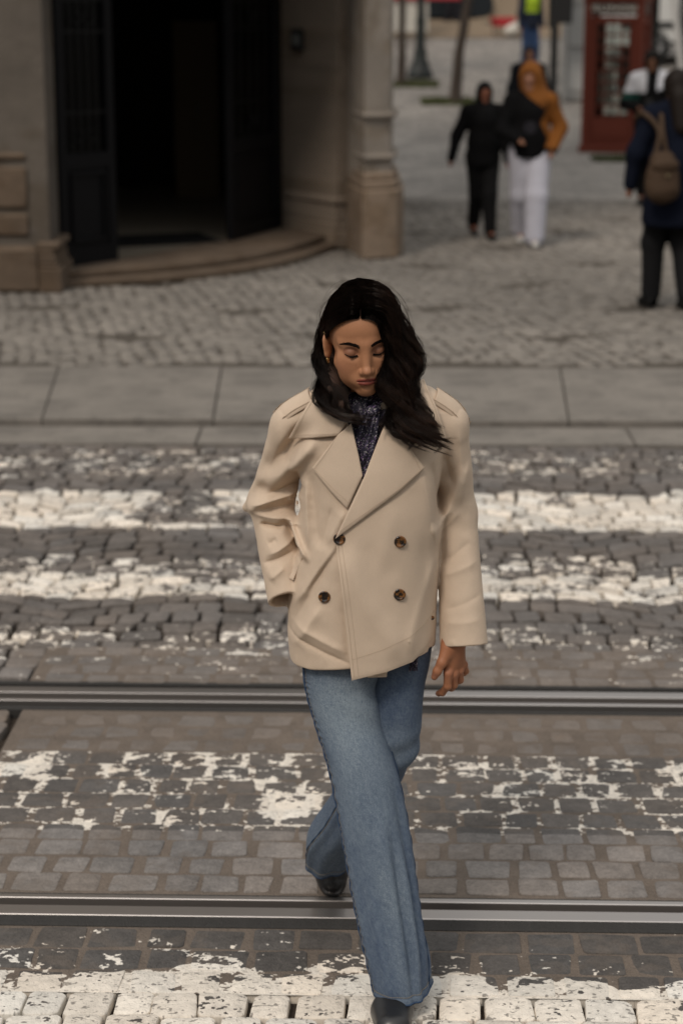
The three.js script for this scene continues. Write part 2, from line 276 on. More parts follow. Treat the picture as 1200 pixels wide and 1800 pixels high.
// grooved tram rails
function rail(z, flip, label) {
  const t = thing('tram_rail', label, 'tram rail', [0, 0, 0], YAW);
  const steel = new THREE.MeshStandardMaterial({ color: col(0.5, 0.47, 0.45), metalness: 0.9, roughness: 0.3, ...{} });
  const rusty = std(0.06, 0.045, 0.036, 0.8, { metalness: 0.3 });
  const bar = (w, zc, top, h) => { const s = new THREE.Shape(), b = 0.004; s.moveTo(-w / 2, -h); s.lineTo(w / 2, -h); s.lineTo(w / 2, -b); s.quadraticCurveTo(w / 2, 0, w / 2 - b, 0); s.lineTo(-w / 2 + b, 0); s.quadraticCurveTo(-w / 2, 0, -w / 2, -b); const g = new THREE.ExtrudeGeometry(s, { depth: 9, bevelEnabled: false, curveSegments: 3 }); g.rotateY(Math.PI / 2); g.translate(-4.5, top, zc); return g; };
  part('rail_head', bar(0.056, z, 0.005, 0.05), steel, t);
  part('rail_lip', bar(0.024, z - flip * 0.0875, 0.002, 0.05), steel, t);
  part('groove_floor', box(9, 0.02, 0.0475, 0, -0.052, z - flip * 0.0517), rusty, t);
  part('rail_web', box(9, 0.03, 0.17, 0, -0.078, z - flip * 0.04), rusty, t);
}
rail(-0.208, 1, 'polished grooved steel tram rail that the stepping front boot has just crossed');
rail(-1.879, -1, 'polished grooved steel tram rail further behind the walking woman, towards the kerb');

// kerb slabs and gutter stones
{
  const k = struct('kerb'); k.rotation.y = -0.014;
  const tK = dataTex(512, 512, (i, j) => { const a = 0.68 + 0.56 * (tileN(i, j, 512, 6, 5)) - 0.16 * sstep(0.62, 0.7, tileN(i, j + 60, 512, 14, 3)) + 0.18 * (tileN(i, j, 512, 60, 2) - 0.5); return [0.19 * a, 0.172 * a, 0.15 * a]; }, true);
  const m = new THREE.MeshStandardMaterial({ map: perM(tK, 1.3), roughness: 0.85, ...bumpM(0.3, 0.002) });
  const j1 = [-5.4, -3.6, -1.75, -0.8, 1.17, 2.63, 4.3, 6];
  for (let i = 0; i + 1 < j1.length; i++) part('kerb_stone', prism([[(j1[i] + 0.0035) * 1.09, -7.9], [(j1[i + 1] - 0.0035) * 1.09, -7.9], [j1[i + 1] - 0.0035, -6.27], [j1[i] + 0.0035, -6.27]], PLAZA_Y - 0.1, PLAZA_Y + 0.004 * ((i * 7) % 3 - 1) * 0.5, 0.006), m, k);
  const j2 = [-5, -2.4, -0.855, 1.475, 3.2, 5.5];
  for (let i = 0; i + 1 < j2.length; i++) part('gutter_stone', box(j2[i + 1] - j2[i] - 0.007, 0.08, 0.42, (j2[i] + j2[i + 1]) / 2, -0.033, -5.985, 0, 0.006), m, k);
  flat(-6, 6, -8, -5.7, -0.045, mSoil, 'soil_joint', k);
}
// the square beyond: small setts, one by one near the kerb, a textured sheet further off
{
  const sq = struct('square'), r = rng(23), P = 1.5, cell = 0.104, near = [], mats = [], cols = [];
  const tP = dataTex(256, 256, (i, j) => { const a = 0.75 + 0.5 * tileN(i, j, 256, 6, 3) + 0.25 * (tileN(i, j, 256, 60, 2) - 0.5); return [0.185 * a, 0.169 * a, 0.15 * a]; }, true);
  const mP = new THREE.MeshStandardMaterial({ map: perM(tP, 0.5), roughness: 0.82, vertexColors: true, ...bumpM(0.3, 0.004) });
  const mI = new THREE.MeshStandardMaterial({ map: perM(tP, 0.5), roughness: 0.82 });
  const unit = settGeo([[-0.5, -0.5], [-0.5, 0.5], [0.5, 0.5], [0.5, -0.5]].map(([a, b]) => [a * 0.09, b * 0.09]), 0, 0.04, rng(3), 0.012, 0.004, [1, 1, 1]); unit.deleteAttribute('color');
  const M = new THREE.Matrix4(), q = new THREE.Quaternion(), Y = V(0, 1, 0);
  for (let z = -7.97; z > -19; z -= cell) for (let x = -0.5 * (3.2 + (CAM_Z - z) * 0.36) - 0.3; x < 0.5 * (CAM_Z - z) * 0.37 + 2.2; x += cell) {
    const big = fbm(x * 0.6 + 3, z * 0.6, 3), u = ((x / P + 0.5 * Math.floor((z + 40) / 1.3 + 0.4 * fbm(x, z, 2))) % 1 + 1) % 1 - 0.5, ar = 0.34 * (1 - 4 * u * u), jx = x + (r() - 0.5) * 0.045, jz = z - ar + 0.15 + (r() - 0.5) * 0.04, ang = -Math.atan(-2.6 * u * 0.5) + (r() - 0.5) * 0.5;
    if (jz > -7.95) continue;
    const t = (0.78 + 0.44 * r()) * (0.7 + 0.6 * big), y = PLAZA_Y + (r() - 0.5) * 0.008, s = 0.9 + 0.22 * r();
    if (near.length < 300 && z > -8.8 && Math.abs(x) < 3) { const g = unit.clone(); g.scale(s, 1, 0.9 + 0.2 * r()); g.rotateY(ang); g.translate(jx, y, jz); const n = g.attributes.position.count, c = new Float32Array(n * 3); for (let i = 0; i < n; i++) c.set([t, t * 0.99, t * 0.97], i * 3); g.setAttribute('color', new THREE.BufferAttribute(c, 3)); near.push(g); continue; }
    q.setFromAxisAngle(Y, ang); mats.push(M.compose(V(jx, y, jz), q, V(s, 1, 0.9 + 0.2 * r())).clone()); cols.push(col(t, t * 0.99, t * 0.97));
  }
  near.forEach((g) => part('sett', g, mP, sq));
  const im = new THREE.InstancedMesh(unit, mI, mats.length); mats.forEach((m, i) => { im.setMatrixAt(i, m); im.setColorAt(i, cols[i]); });
  im.name = 'setts'; stuff(im); sq.add(im); im.receiveShadow = true;
  flat(-8, 8, -20, -7.9, PLAZA_Y - 0.012, std(0.095, 0.083, 0.07, 1, bumpM(0.3, 0.006)), 'soil_joint', sq);
  // far sheet with the same setts as print and relief
  const tS = dataTex(1024, 1024, (i, j) => { // 40 x 40 stones
    const f = 40 / 1024; let u = i * f, v = j * f + 0.35 * Math.sin(i / 1024 * Math.PI * 8); const row = Math.floor(v); u += (row % 2 + 2) % 2 * 0.5; const cu = Math.floor(u), fx = u - cu - 0.5, fy = v - row - 0.5, e = Math.max(Math.abs(fx), Math.abs(fy)), h = noise2((cu % 40 + 40) % 40 * 7.3, (row % 40 + 40) % 40 * 5.7), k = sstep(0.38, 0.47, e), a = (0.65 + 0.7 * h) * (0.65 + 0.7 * tileN(i, j, 1024, 9, 3)) * (1 - 0.6 * k);
    return [0.215 * a, 0.197 * a, 0.176 * a]; }, true);
  const g = new THREE.PlaneGeometry(120, 66, 1, 66); g.rotateX(-Math.PI / 2); g.translate(0, 0, -19 - 33);
  const p = g.attributes.position, uv = g.attributes.uv; for (let i = 0; i < p.count; i++) { p.setY(i, PLAZA_Y + slope(p.getZ(i)) * 1 - (CAM_Z - p.getZ(i) > 58 ? slope(p.getZ(i)) - 2.6 : 0)); uv.setXY(i, p.getX(i), p.getZ(i)); }
  g.computeVertexNormals();
  part('paving', g, new THREE.MeshStandardMaterial({ map: perM(tS, 4.2), roughness: 0.85 }), sq);
}

// ---------- the stone corner building with its dark doorway ----------
const P2 = (list) => list.map(([x, D]) => [x, CAM_Z - D]);
const tStone = dataTex(512, 512, (i, j) => { const a = 0.66 + 0.5 * tileN(i, j, 512, 4, 4) + 0.3 * (tileN(i, j, 512, 22, 3) - 0.5) + 0.22 * (noise2(i * 0.9, j * 0.9) - 0.5), s = sstep(0.5, 0.72, tileN(i, j + 90, 512, 7, 3)); return [0.30 * a * (1 - 0.16 * s), 0.262 * a * (1 - 0.2 * s), 0.222 * a * (1 - 0.26 * s)]; }, true);
const mStone = new THREE.MeshStandardMaterial({ map: perM(tStone, 1.7), roughness: 0.92, ...bumpM(0.4, 0.004) });
const mStoneMid = new THREE.MeshStandardMaterial({ map: perM(tStone, 1.4), color: col(0.82, 0.76, 0.7), roughness: 0.95, ...bumpM(0.4, 0.004) }), mStoneShaded = new THREE.MeshStandardMaterial({ map: perM(tStone, 1.9), color: col(0.4, 0.39, 0.38), roughness: 0.95, ...bumpM(0.4, 0.004) }), mWarmShaded = new THREE.MeshStandardMaterial({ map: perM(tStone, 1.3), color: col(0.42, 0.345, 0.28), roughness: 0.95, ...bumpM(0.4, 0.004) });  // last two tints: shade on the pier painted into the stone colour
const mStoneWarm = new THREE.MeshStandardMaterial({ map: perM(tStone, 1.1), color: col(0.86, 0.74, 0.63), roughness: 0.92, ...bumpM(0.4, 0.004) });
{
  const b = thing('corner_building', 'stone corner building with a dark open doorway behind a curved step', 'building', [0, PLAZA_Y, 0]);
  const pier = part('wall', prism(P2([[-7, 15.75], [-2.33, 15.75], [-2.33, 16.35], [-7, 16.35]]), 0, 4.3), mStoneShaded, b);
  // plinth, panel and mouldings of the pier
  part('plinth', prism(P2([[-7, 15.6], [-2.42, 15.6], [-2.42, 15.76], [-7, 15.76]]), 0, 0.37, 0.03), mWarmShaded, pier);
  part('wall_panel', prism(P2([[-7, 15.72], [-2.5, 15.72], [-2.5, 15.77], [-7, 15.77]]), 0.44, 0.62, 0.02), mWarmShaded, pier);
  part('wall_panel', prism(P2([[-7, 15.72], [-2.5, 15.72], [-2.5, 15.77], [-7, 15.77]]), 0.66, 0.99, 0.02), mWarmShaded, pier);
  part('moulding', prism(P2([[-7, 15.72], [-2.5, 15.72], [-2.5, 16.36], [-7, 16.36]]), 1.04, 1.1, 0.02), mWarmShaded, pier);
  for (const [e, a, c] of [[0.1, 0, 0.2], [0.075, 0.2, 0.24], [0.06, 0.24, 0.3], [0.045, 0.3, 0.345], [0.085, 0.345, 0.4]]) part('base_moulding', prism(P2([[-2.42, 15.62], [-2.33 + e, 15.62], [-2.33 + e, 16.3], [-2.42, 16.3]]), a, c, 0.012), mWarmShaded, pier);
  // right jamb and pilaster
  const jamb = part('wall', prism(P2([[-0.58, 19.45], [-0.04, 18.62], [0.09, 18.72], [0.09, 19.6], [-0.3, 24.3], [-0.58, 24.3]]), 0, 4.3), mStoneMid, b);
  for (const [e, a, c] of [[0.07, 0, 0.17], [0.05, 0.17, 0.24], [0.03, 0.24, 0.42], [0.06, 0.42, 0.48]]) part('base_moulding', prism(P2([[-0.58, 19.4 - e * 0.8], [-0.04 - e * 0.4, 18.6 - e], [0.1 + e * 0.5, 18.72 - e * 0.6], [0.1, 18.9], [-0.5, 19.5]]), a, c, 0.012), mStoneMid, jamb);
  const pil = part('pilaster', prism(P2([[0.06, 18.65], [0.205, 17.84], [0.43, 17.98], [0.47, 18.2], [0.5, 24.2], [0.06, 24.2]]), 0, 4.3), mStone, b);
  for (const [e, a, c] of [[0.1, 0, 0.62], [0.07, 0.62, 0.7], [0.04, 0.7, 0.77], [0.045, 0.88, 0.93], [0.05, 1.25, 1.3]]) part('base_moulding', prism(P2([[0.08 - e * 0.3, 18.62], [0.205 - e * 0.2, 17.84 - e], [0.43 + e * 0.7, 17.97 - e * 0.7], [0.47 + e, 18.2], [0.48 + e, 18.9], [0.2, 18.9]]), a, c, 0.015), a < 0.8 ? mStoneWarm : mStone, pil);
  // storeys above, ceiling, room behind
  part('wall', prism(P2([[-7, 15.75], [-2.33, 15.75], [-1.5, 15.98], [-0.65, 16.6], [-0.05, 17.3], [0.42, 17.95], [0.5, 24.3], [-7, 24.3]]), 4.303, 13), mStone, b);
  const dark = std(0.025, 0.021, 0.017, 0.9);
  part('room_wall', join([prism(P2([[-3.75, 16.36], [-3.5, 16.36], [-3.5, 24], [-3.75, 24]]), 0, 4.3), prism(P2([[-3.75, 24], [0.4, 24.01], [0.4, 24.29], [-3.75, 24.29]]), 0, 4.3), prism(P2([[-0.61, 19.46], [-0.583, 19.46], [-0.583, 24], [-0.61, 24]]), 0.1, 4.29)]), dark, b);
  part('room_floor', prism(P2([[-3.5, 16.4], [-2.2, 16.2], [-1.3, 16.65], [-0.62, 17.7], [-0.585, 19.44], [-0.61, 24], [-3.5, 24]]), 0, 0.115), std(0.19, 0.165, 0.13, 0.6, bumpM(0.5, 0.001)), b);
  // curved steps
  const arc = (R, x0, x1) => { const a = []; for (let i = 0; i <= 14; i++) { const t = i / 14; a.push([lerp(x0[0], x1[0], t) + R * 0.9 * Math.sin(t * Math.PI) * 0.62, lerp(x0[1], x1[1], t) - R * Math.sin(t * Math.PI) * 0.78]); } return a; };
  part('step', prism(P2([...arc(0.62, [-2.26, 15.86], [0.02, 18.8]), [-0.5, 19.2], [-2.2, 16.3]]), 0, 0.06, 0.012), mWarmShaded, b);
  part('step', prism(P2([...arc(0.5, [-2.24, 16.02], [-0.1, 18.85]), [-0.55, 19.3], [-2.2, 16.4]]), 0.061, 0.12, 0.012), mWarmShaded, b);
  // black doors with glazed ironwork above a panel
  const paint = std(0.007, 0.007, 0.008, 0.5, { specularIntensity: 0.25 }), iron = std(0.008, 0.008, 0.008, 0.55, { specularIntensity: 0.4 }), glass = new THREE.MeshPhysicalMaterial({ color: col(0.16, 0.165, 0.155), roughness: 0.2, transmission: 1, thickness: 0, specularIntensity: 0.5 });
  const leaf = (a, c, lbl) => {
    const dx = c[0] - a[0], dz = -(c[1] - a[1]), L = Math.hypot(dx, dz), door = new THREE.Group(); door.name = numbered('door'); door.userData.label = lbl; b.add(door);
    door.position.set(a[0], 0.12, CAM_Z - a[1]); door.rotation.y = Math.atan2(-dz, dx);
    part('door_frame', join([box(0.09, 4.1, 0.07, 0.045, 2.05, 0, 0, 0.006), box(0.09, 4.1, 0.07, L - 0.045, 2.05, 0, 0, 0.006), box(L - 0.18, 0.14, 0.066, L / 2, 0.07, 0), box(L - 0.18, 0.12, 0.066, L / 2, 0.86, 0), box(L - 0.18, 0.1, 0.066, L / 2, 4.05, 0)]), paint, door);
    part('door_panel', join([box(L - 0.18, 0.66, 0.03, L / 2, 0.47, 0), box(L - 0.26, 0.03, 0.06, L / 2, 0.2, 0.01), box(L - 0.26, 0.03, 0.06, L / 2, 0.75, 0.01), box(0.025, 0.52, 0.06, 0.14, 0.475, 0.01), box(0.025, 0.52, 0.06, L - 0.14, 0.475, 0.01)]), paint, door);
    part('glass_pane', box(L - 0.18, 3.08, 0.006, L / 2, 2.46, -0.015), glass, door);
    for (let i = 1; i < 5; i++) part('iron_bar', tube([V(0.09 + (L - 0.18) * i / 5, 0.92, 0.012), V(0.09 + (L - 0.18) * i / 5, 2.4, 0.012), V(0.09 + (L - 0.18) * i / 5, 4, 0.012)], 0.009, 4, 5), iron, door);
    for (const y of [1.25, 1.9, 2.15]) part('iron_bar', box(L - 0.18, 0.018, 0.018, L / 2, y, 0.014), iron, door);
    for (let s = 0; s < 4; s++) { const pts = []; for (let i = 0; i < 16; i++) { const t = i / 15 * 7, R = 0.018 + 0.009 * t; pts.push(V(L / 2 + (s % 2 ? 1 : -1) * (0.06 + R * Math.cos(t)), (s < 2 ? 1.08 : 2.02) + R * Math.sin(t), 0.018)); } part('iron_scroll', tube(pts, 0.007, 24, 4), iron, door); }
    const o = new THREE.TorusGeometry(0.1, 0.012, 6, 24); o.scale(0.9, 1.5, 1); o.translate(L / 2, 2.42, 0.016); part('iron_medallion', join([o, (() => { const s = new THREE.SphereGeometry(0.085, 12, 8); s.scale(0.9, 1.5, 0.12); s.translate(L / 2, 2.42, 0.012); return s; })()]), iron, door);
    return door;
  };
  leaf([-2.33, 16.3], [-1.93, 16.82], 'black door leaf beside the plain stone pier');
  leaf([-1.03, 18.2], [-0.63, 19.4], 'black door leaf folded against the moulded jamb');
  const ic = at(522, 70, CAM_Z - 19.1), ig = thing('intercom', 'small dark intercom box fixed to the stone door jamb', 'intercom', [-0.4, ic.y, CAM_Z - 19.12], 0.98 - Math.PI / 2 + 0.0);
  ig.rotation.y = Math.atan2(-0.83, 0.54);
  part('housing', box(0.17, 0.2, 0.05, 0, 0, 0.02, 0, 0.01), std(0.02, 0.02, 0.02, 0.5), ig); part('face_plate', box(0.11, 0.1, 0.012, 0.01, 0.0, 0.05, 0, 0.004), std(0.16, 0.17, 0.16, 0.4), ig);
  const mt = thing('door_mat', 'black door mat lying on the floor inside the doorway', 'mat', [-1.75, PLAZA_Y + 0.116, CAM_Z - 18.3], 0.35); part('mat_pile', box(1.1, 0.015, 0.8, 0, 0.0075, 0, 0, 0.005), std(0.008, 0.008, 0.008, 1), mt); part('mat_border', join([box(1.14, 0.008, 0.03, 0, 0.004, 0.417), box(1.14, 0.008, 0.03, 0, 0.004, -0.417)]), std(0.01, 0.01, 0.01, 0.8), mt);
  const cb = thing('wooden_cabinet', 'tall pale wooden cabinet standing in the dark room behind the doors', 'cabinet', [-1.62, PLAZA_Y + 0.116, CAM_Z - 22.6]); const wd = std(0.14, 0.1, 0.06, 0.6);
  part('cabinet_body', box(0.5, 1.95, 0.5, 0, 0.975, 0, 0, 0.01), wd, cb); part('cabinet_door', box(0.22, 1.8, 0.02, -0.115, 0.97, 0.262, 0, 0.005), wd, cb); part('cabinet_door', box(0.22, 1.8, 0.02, 0.115, 0.97, 0.262, 0, 0.005), wd, cb); part('handle', box(0.015, 0.12, 0.03, 0.02, 1, 0.285), std(0.1, 0.09, 0.08, 0.4, { metalness: 0.8 }), cb);
}

// ---------- things on the square ----------
const bz = (D) => CAM_Z - D, gy = (D) => PLAZA_Y + Math.min(D > 32 ? (D - 32) * 0.1 : 0, 2.6);
const pxX = (px, D, y) => (px - 600) / F_PX * (D * Math.cos(TILT) + (CAM_H - y) * Math.sin(TILT));
{ // red telephone box
  const D = 31.6, x = pxX(1078, D, 0), t = thing('telephone_box', 'red cast iron telephone box with small glazing bars on the square', 'telephone box', [x, gy(D), bz(D)], -0.29), red = std(0.15, 0.038, 0.024, 0.6), dk = std(0.05, 0.012, 0.01, 0.6);
  const W = 0.92, H = 2.36, glass = new THREE.MeshPhysicalMaterial({ color: col(0.75, 0.78, 0.76), roughness: 0.08, transmission: 1, thickness: 0 });
  part('plinth', box(W + 0.06, 0.12, W + 0.06, 0, 0.06, 0, 0, 0.015), red, t);
  part('floor_plate', box(W - 0.1, 0.02, W - 0.1, 0, 0.13, 0), dk, t);
  for (const sx of [-1, 1]) for (const sz of [-1, 1]) part('corner_post', box(0.11, H - 0.14, 0.11, sx * (W / 2 - 0.055), 0.12 + (H - 0.14) / 2, sz * (W / 2 - 0.055), 0, 0.012), red, t);
  for (let s = 0; s < 4; s++) {
    const side = new THREE.Group(); side.name = numbered(s === 0 ? 'door' : 'side_panel'); side.rotation.y = s * Math.PI / 2; t.add(side); const z = W / 2 - 0.06, w = W - 0.22;
    part('kick_panel', join([box(w, 0.42, 0.05, 0, 0.34, z, 0, 0.006), box(w - 0.16, 0.2, 0.02, 0, 0.34, z + 0.03, 0, 0.006)]), red, side);
    part('frame_rail', join([box(w, 0.1, 0.06, 0, 2.02, z), box(0.09, 1.45, 0.06, -w / 2 + 0.045, 1.27, z), box(0.09, 1.45, 0.06, w / 2 - 0.045, 1.27, z)]), red, side);
    const bars = []; for (let i = 1; i < 8; i++) bars.push(box(w - 0.18, 0.025, 0.035, 0, 0.55 + i * 1.42 / 8, z)); for (const bx of [-0.13, 0.13]) bars.push(box(0.025, 1.42, 0.035, bx, 1.26, z));
    part('glazing_bars', join(bars), red, side); if (s !== 2) part('glass_pane', box(w - 0.18, 1.42, 0.004, 0, 1.26, z - 0.01), glass, side);
    part('sign_panel', box(W - 0.18, 0.2, 0.02, 0, 2.2, z + 0.03), std(0.05, 0.02, 0.016, 0.5), side);
  }
  const font = await new FontLoader().loadAsync('fonts/droid/droid_sans_bold.typeface.json');
  for (const a of [0, -Math.PI / 2]) { const g = new TextGeometry('TELEPHONE', { font, size: 0.095, depth: 0.006, curveSegments: 2 }); g.center(); g.translate(0, 2.2, W / 2 - 0.015); g.rotateY(a); part('sign_lettering', g, std(0.6, 0.57, 0.5, 0.6), t); }
  part('cornice', join([box(W + 0.04, 0.1, W + 0.04, 0, H - 0.02, 0, 0, 0.02), box(W - 0.02, 0.12, W - 0.02, 0, H + 0.08, 0, 0, 0.03)]), red, t);
  const dome = new THREE.SphereGeometry(0.62, 20, 6, 0, Math.PI * 2, 0, 0.8); dome.scale(1, 0.6, 1); dome.translate(0, H - 0.12, 0); part('roof', dome, red, t);
  part('telephone', join([box(0.24, 0.5, 0.12, 0.1, 1.2, -0.24, 0, 0.02), box(0.3, 0.04, 0.2, 0, 0.9, -0.22)]), std(0.03, 0.03, 0.03, 0.5), t);
  part('poster', box(0.2, 0.5, 0.006, -0.12, 1.0, 0.33), std(0.6, 0.58, 0.54, 0.8), t);
}
{ // black lamp post with a flared base
  const D = 40.4, t = thing('street_lamp', 'black iron street lamp with a flared base near the work site', 'street lamp', [pxX(738, D, 1), gy(D), bz(D)]), m = std(0.018, 0.022, 0.021, 0.5);
  const pr = [[0, 0.26], [0.1, 0.26], [0.14, 0.22], [0.22, 0.2], [0.4, 0.13], [0.5, 0.14], [0.58, 0.1], [1.0, 0.085], [1.1, 0.1], [1.2, 0.075], [2.8, 0.06], [2.9, 0.075], [3.0, 0.05], [4.4, 0.04]];
  part('post', new THREE.LatheGeometry(pr.map(([y, r]) => new THREE.Vector2(r, y)), 16), m, t);
  part('lantern', join([new THREE.CylinderGeometry(0.2, 0.12, 0.45, 6).translate(0, 4.65, 0), new THREE.ConeGeometry(0.24, 0.2, 6).translate(0, 4.97, 0)]), m, t);
}
{ // traffic signal pole
  const D = 36.5, t = thing('traffic_signal', 'black traffic signal pole beside the telephone box', 'traffic signal', [pxX(972, D, 1), gy(D), bz(D)]), m = std(0.012, 0.012, 0.012, 0.55);
  part('pole', new THREE.CylinderGeometry(0.075, 0.075, 3.4, 12).translate(0, 1.7, 0), m, t); part('pole_base', new THREE.CylinderGeometry(0.12, 0.14, 0.25, 12).translate(0, 0.125, 0), m, t);
  const hd = part('signal_head', box(0.3, 0.95, 0.24, 0.16, 1.95, -0.05, 0, 0.03), m, t); for (let i = 0; i < 3; i++) part('signal_visor', new THREE.CylinderGeometry(0.1, 0.1, 0.12, 10, 1, true).rotateX(Math.PI / 2).translate(0.16, 1.66 + i * 0.29, -0.2), m, hd); part('backplate', box(0.1, 1.1, 0.04, -0.07, 1.95, -0.02), m, t);
}
function streetTree(px0, px1, D, label, rTrunk, seed, H) {
  const x = pxX(px0, D, 1), t = thing('street_tree', label, 'tree', [x, gy(D), bz(D)], 0, undefined), lean = pxX(px1, D, 2) - x, r = rng(seed), bark = std(0.075, 0.06, 0.05, 0.95, bumpM(0.2, 0.01));
  const pts = [V(0, -0.05, 0), V(lean * 0.2, 0.8, 0), V(lean, 2.2, 0), V(lean * 1.1, H, 0)], path = new THREE.CatmullRomCurve3(pts), g = new THREE.TubeGeometry(path, 24, 1, 9), p = g.attributes.position;
  for (let i = 0; i < p.count; i++) { const k = Math.floor(i / 10) / 24, c = path.getPointAt(k), q = V(p.getX(i), p.getY(i), p.getZ(i)).sub(c).multiplyScalar(rTrunk * (1.25 - 0.75 * k) * (0.85 + 0.3 * noise2(i * 1.7, k * 9)) + 0.05 * Math.exp(-k * 30)); q.add(c); p.setXYZ(i, q.x, q.y, q.z); }
  g.computeVertexNormals(); part('trunk', g, bark, t);
  const limbs = [], leaves = []; for (let i = 0; i < 14; i++) { const k = 0.6 + 0.4 * r(), a = path.getPointAt(k), th = r() * 6.28, L = 0.8 + r() * 1.2, e = a.clone().add(V(Math.cos(th) * L * 0.7, L * 0.8, Math.sin(th) * L * 0.7)); limbs.push(tube([a, a.clone().lerp(e, 0.5).add(V(0, -0.1, 0)), e], rTrunk * 0.22, 6, 5)); for (let j = 0; j < 60; j++) { const q = a.clone().lerp(e, 0.3 + 0.8 * r()).add(V((r() - 0.5) * 0.9, (r() - 0.5) * 0.7, (r() - 0.5) * 0.9)); const l = new THREE.PlaneGeometry(0.05, 0.09); l.rotateX(r() * 3); l.rotateY(r() * 6); l.translate(q.x, q.y, q.z); leaves.push(l); } }
  part('limb', join(limbs), bark, t); stuff(part('crown', join(leaves), std(0.06, 0.085, 0.03, 0.8, { side: THREE.DoubleSide }), t));
}
streetTree(800, 826, 37, 'slim leaning young tree with a bare trunk in a grass pit', 0.085, 4, 4.2);
streetTree(705, 707, 39.3, 'slim upright young tree before the pink sign board', 0.07, 9, 4.4);
{ // grass in the tree pits and by the telephone box
  const r = rng(31), gm = std(0.075, 0.085, 0.035, 0.95, { side: THREE.DoubleSide });
  const patch = (px, D, w, d, n) => { const g = [], x = pxX(px, D, gy(D)); for (let i = 0; i < n; i++) { const b = new THREE.PlaneGeometry(0.03, 0.05 + 0.05 * r()); b.translate(0, 0.03, 0); b.rotateX((r() - 0.5) * 1.2); b.rotateY(r() * 3.14); const X = (r() - 0.5) * w, Z = (r() - 0.5) * d; b.translate(x + X, gy(D - Z), bz(D) + Z); g.push(b); } return join(g); };
  const t = (label, ...a) => { const m = stuff(part('grass', patch(...a), gm, scene)); tag(m, label, 'grass'); };
  t('short grass round the foot of the leaning young tree', 788, 37, 1.0, 0.7, 700); t('short grass round the foot of the upright young tree', 725, 39.3, 1.0, 0.7, 700); t('short strip of grass beside the telephone box base', 1085, 29.6, 0.75, 0.6, 500);
}
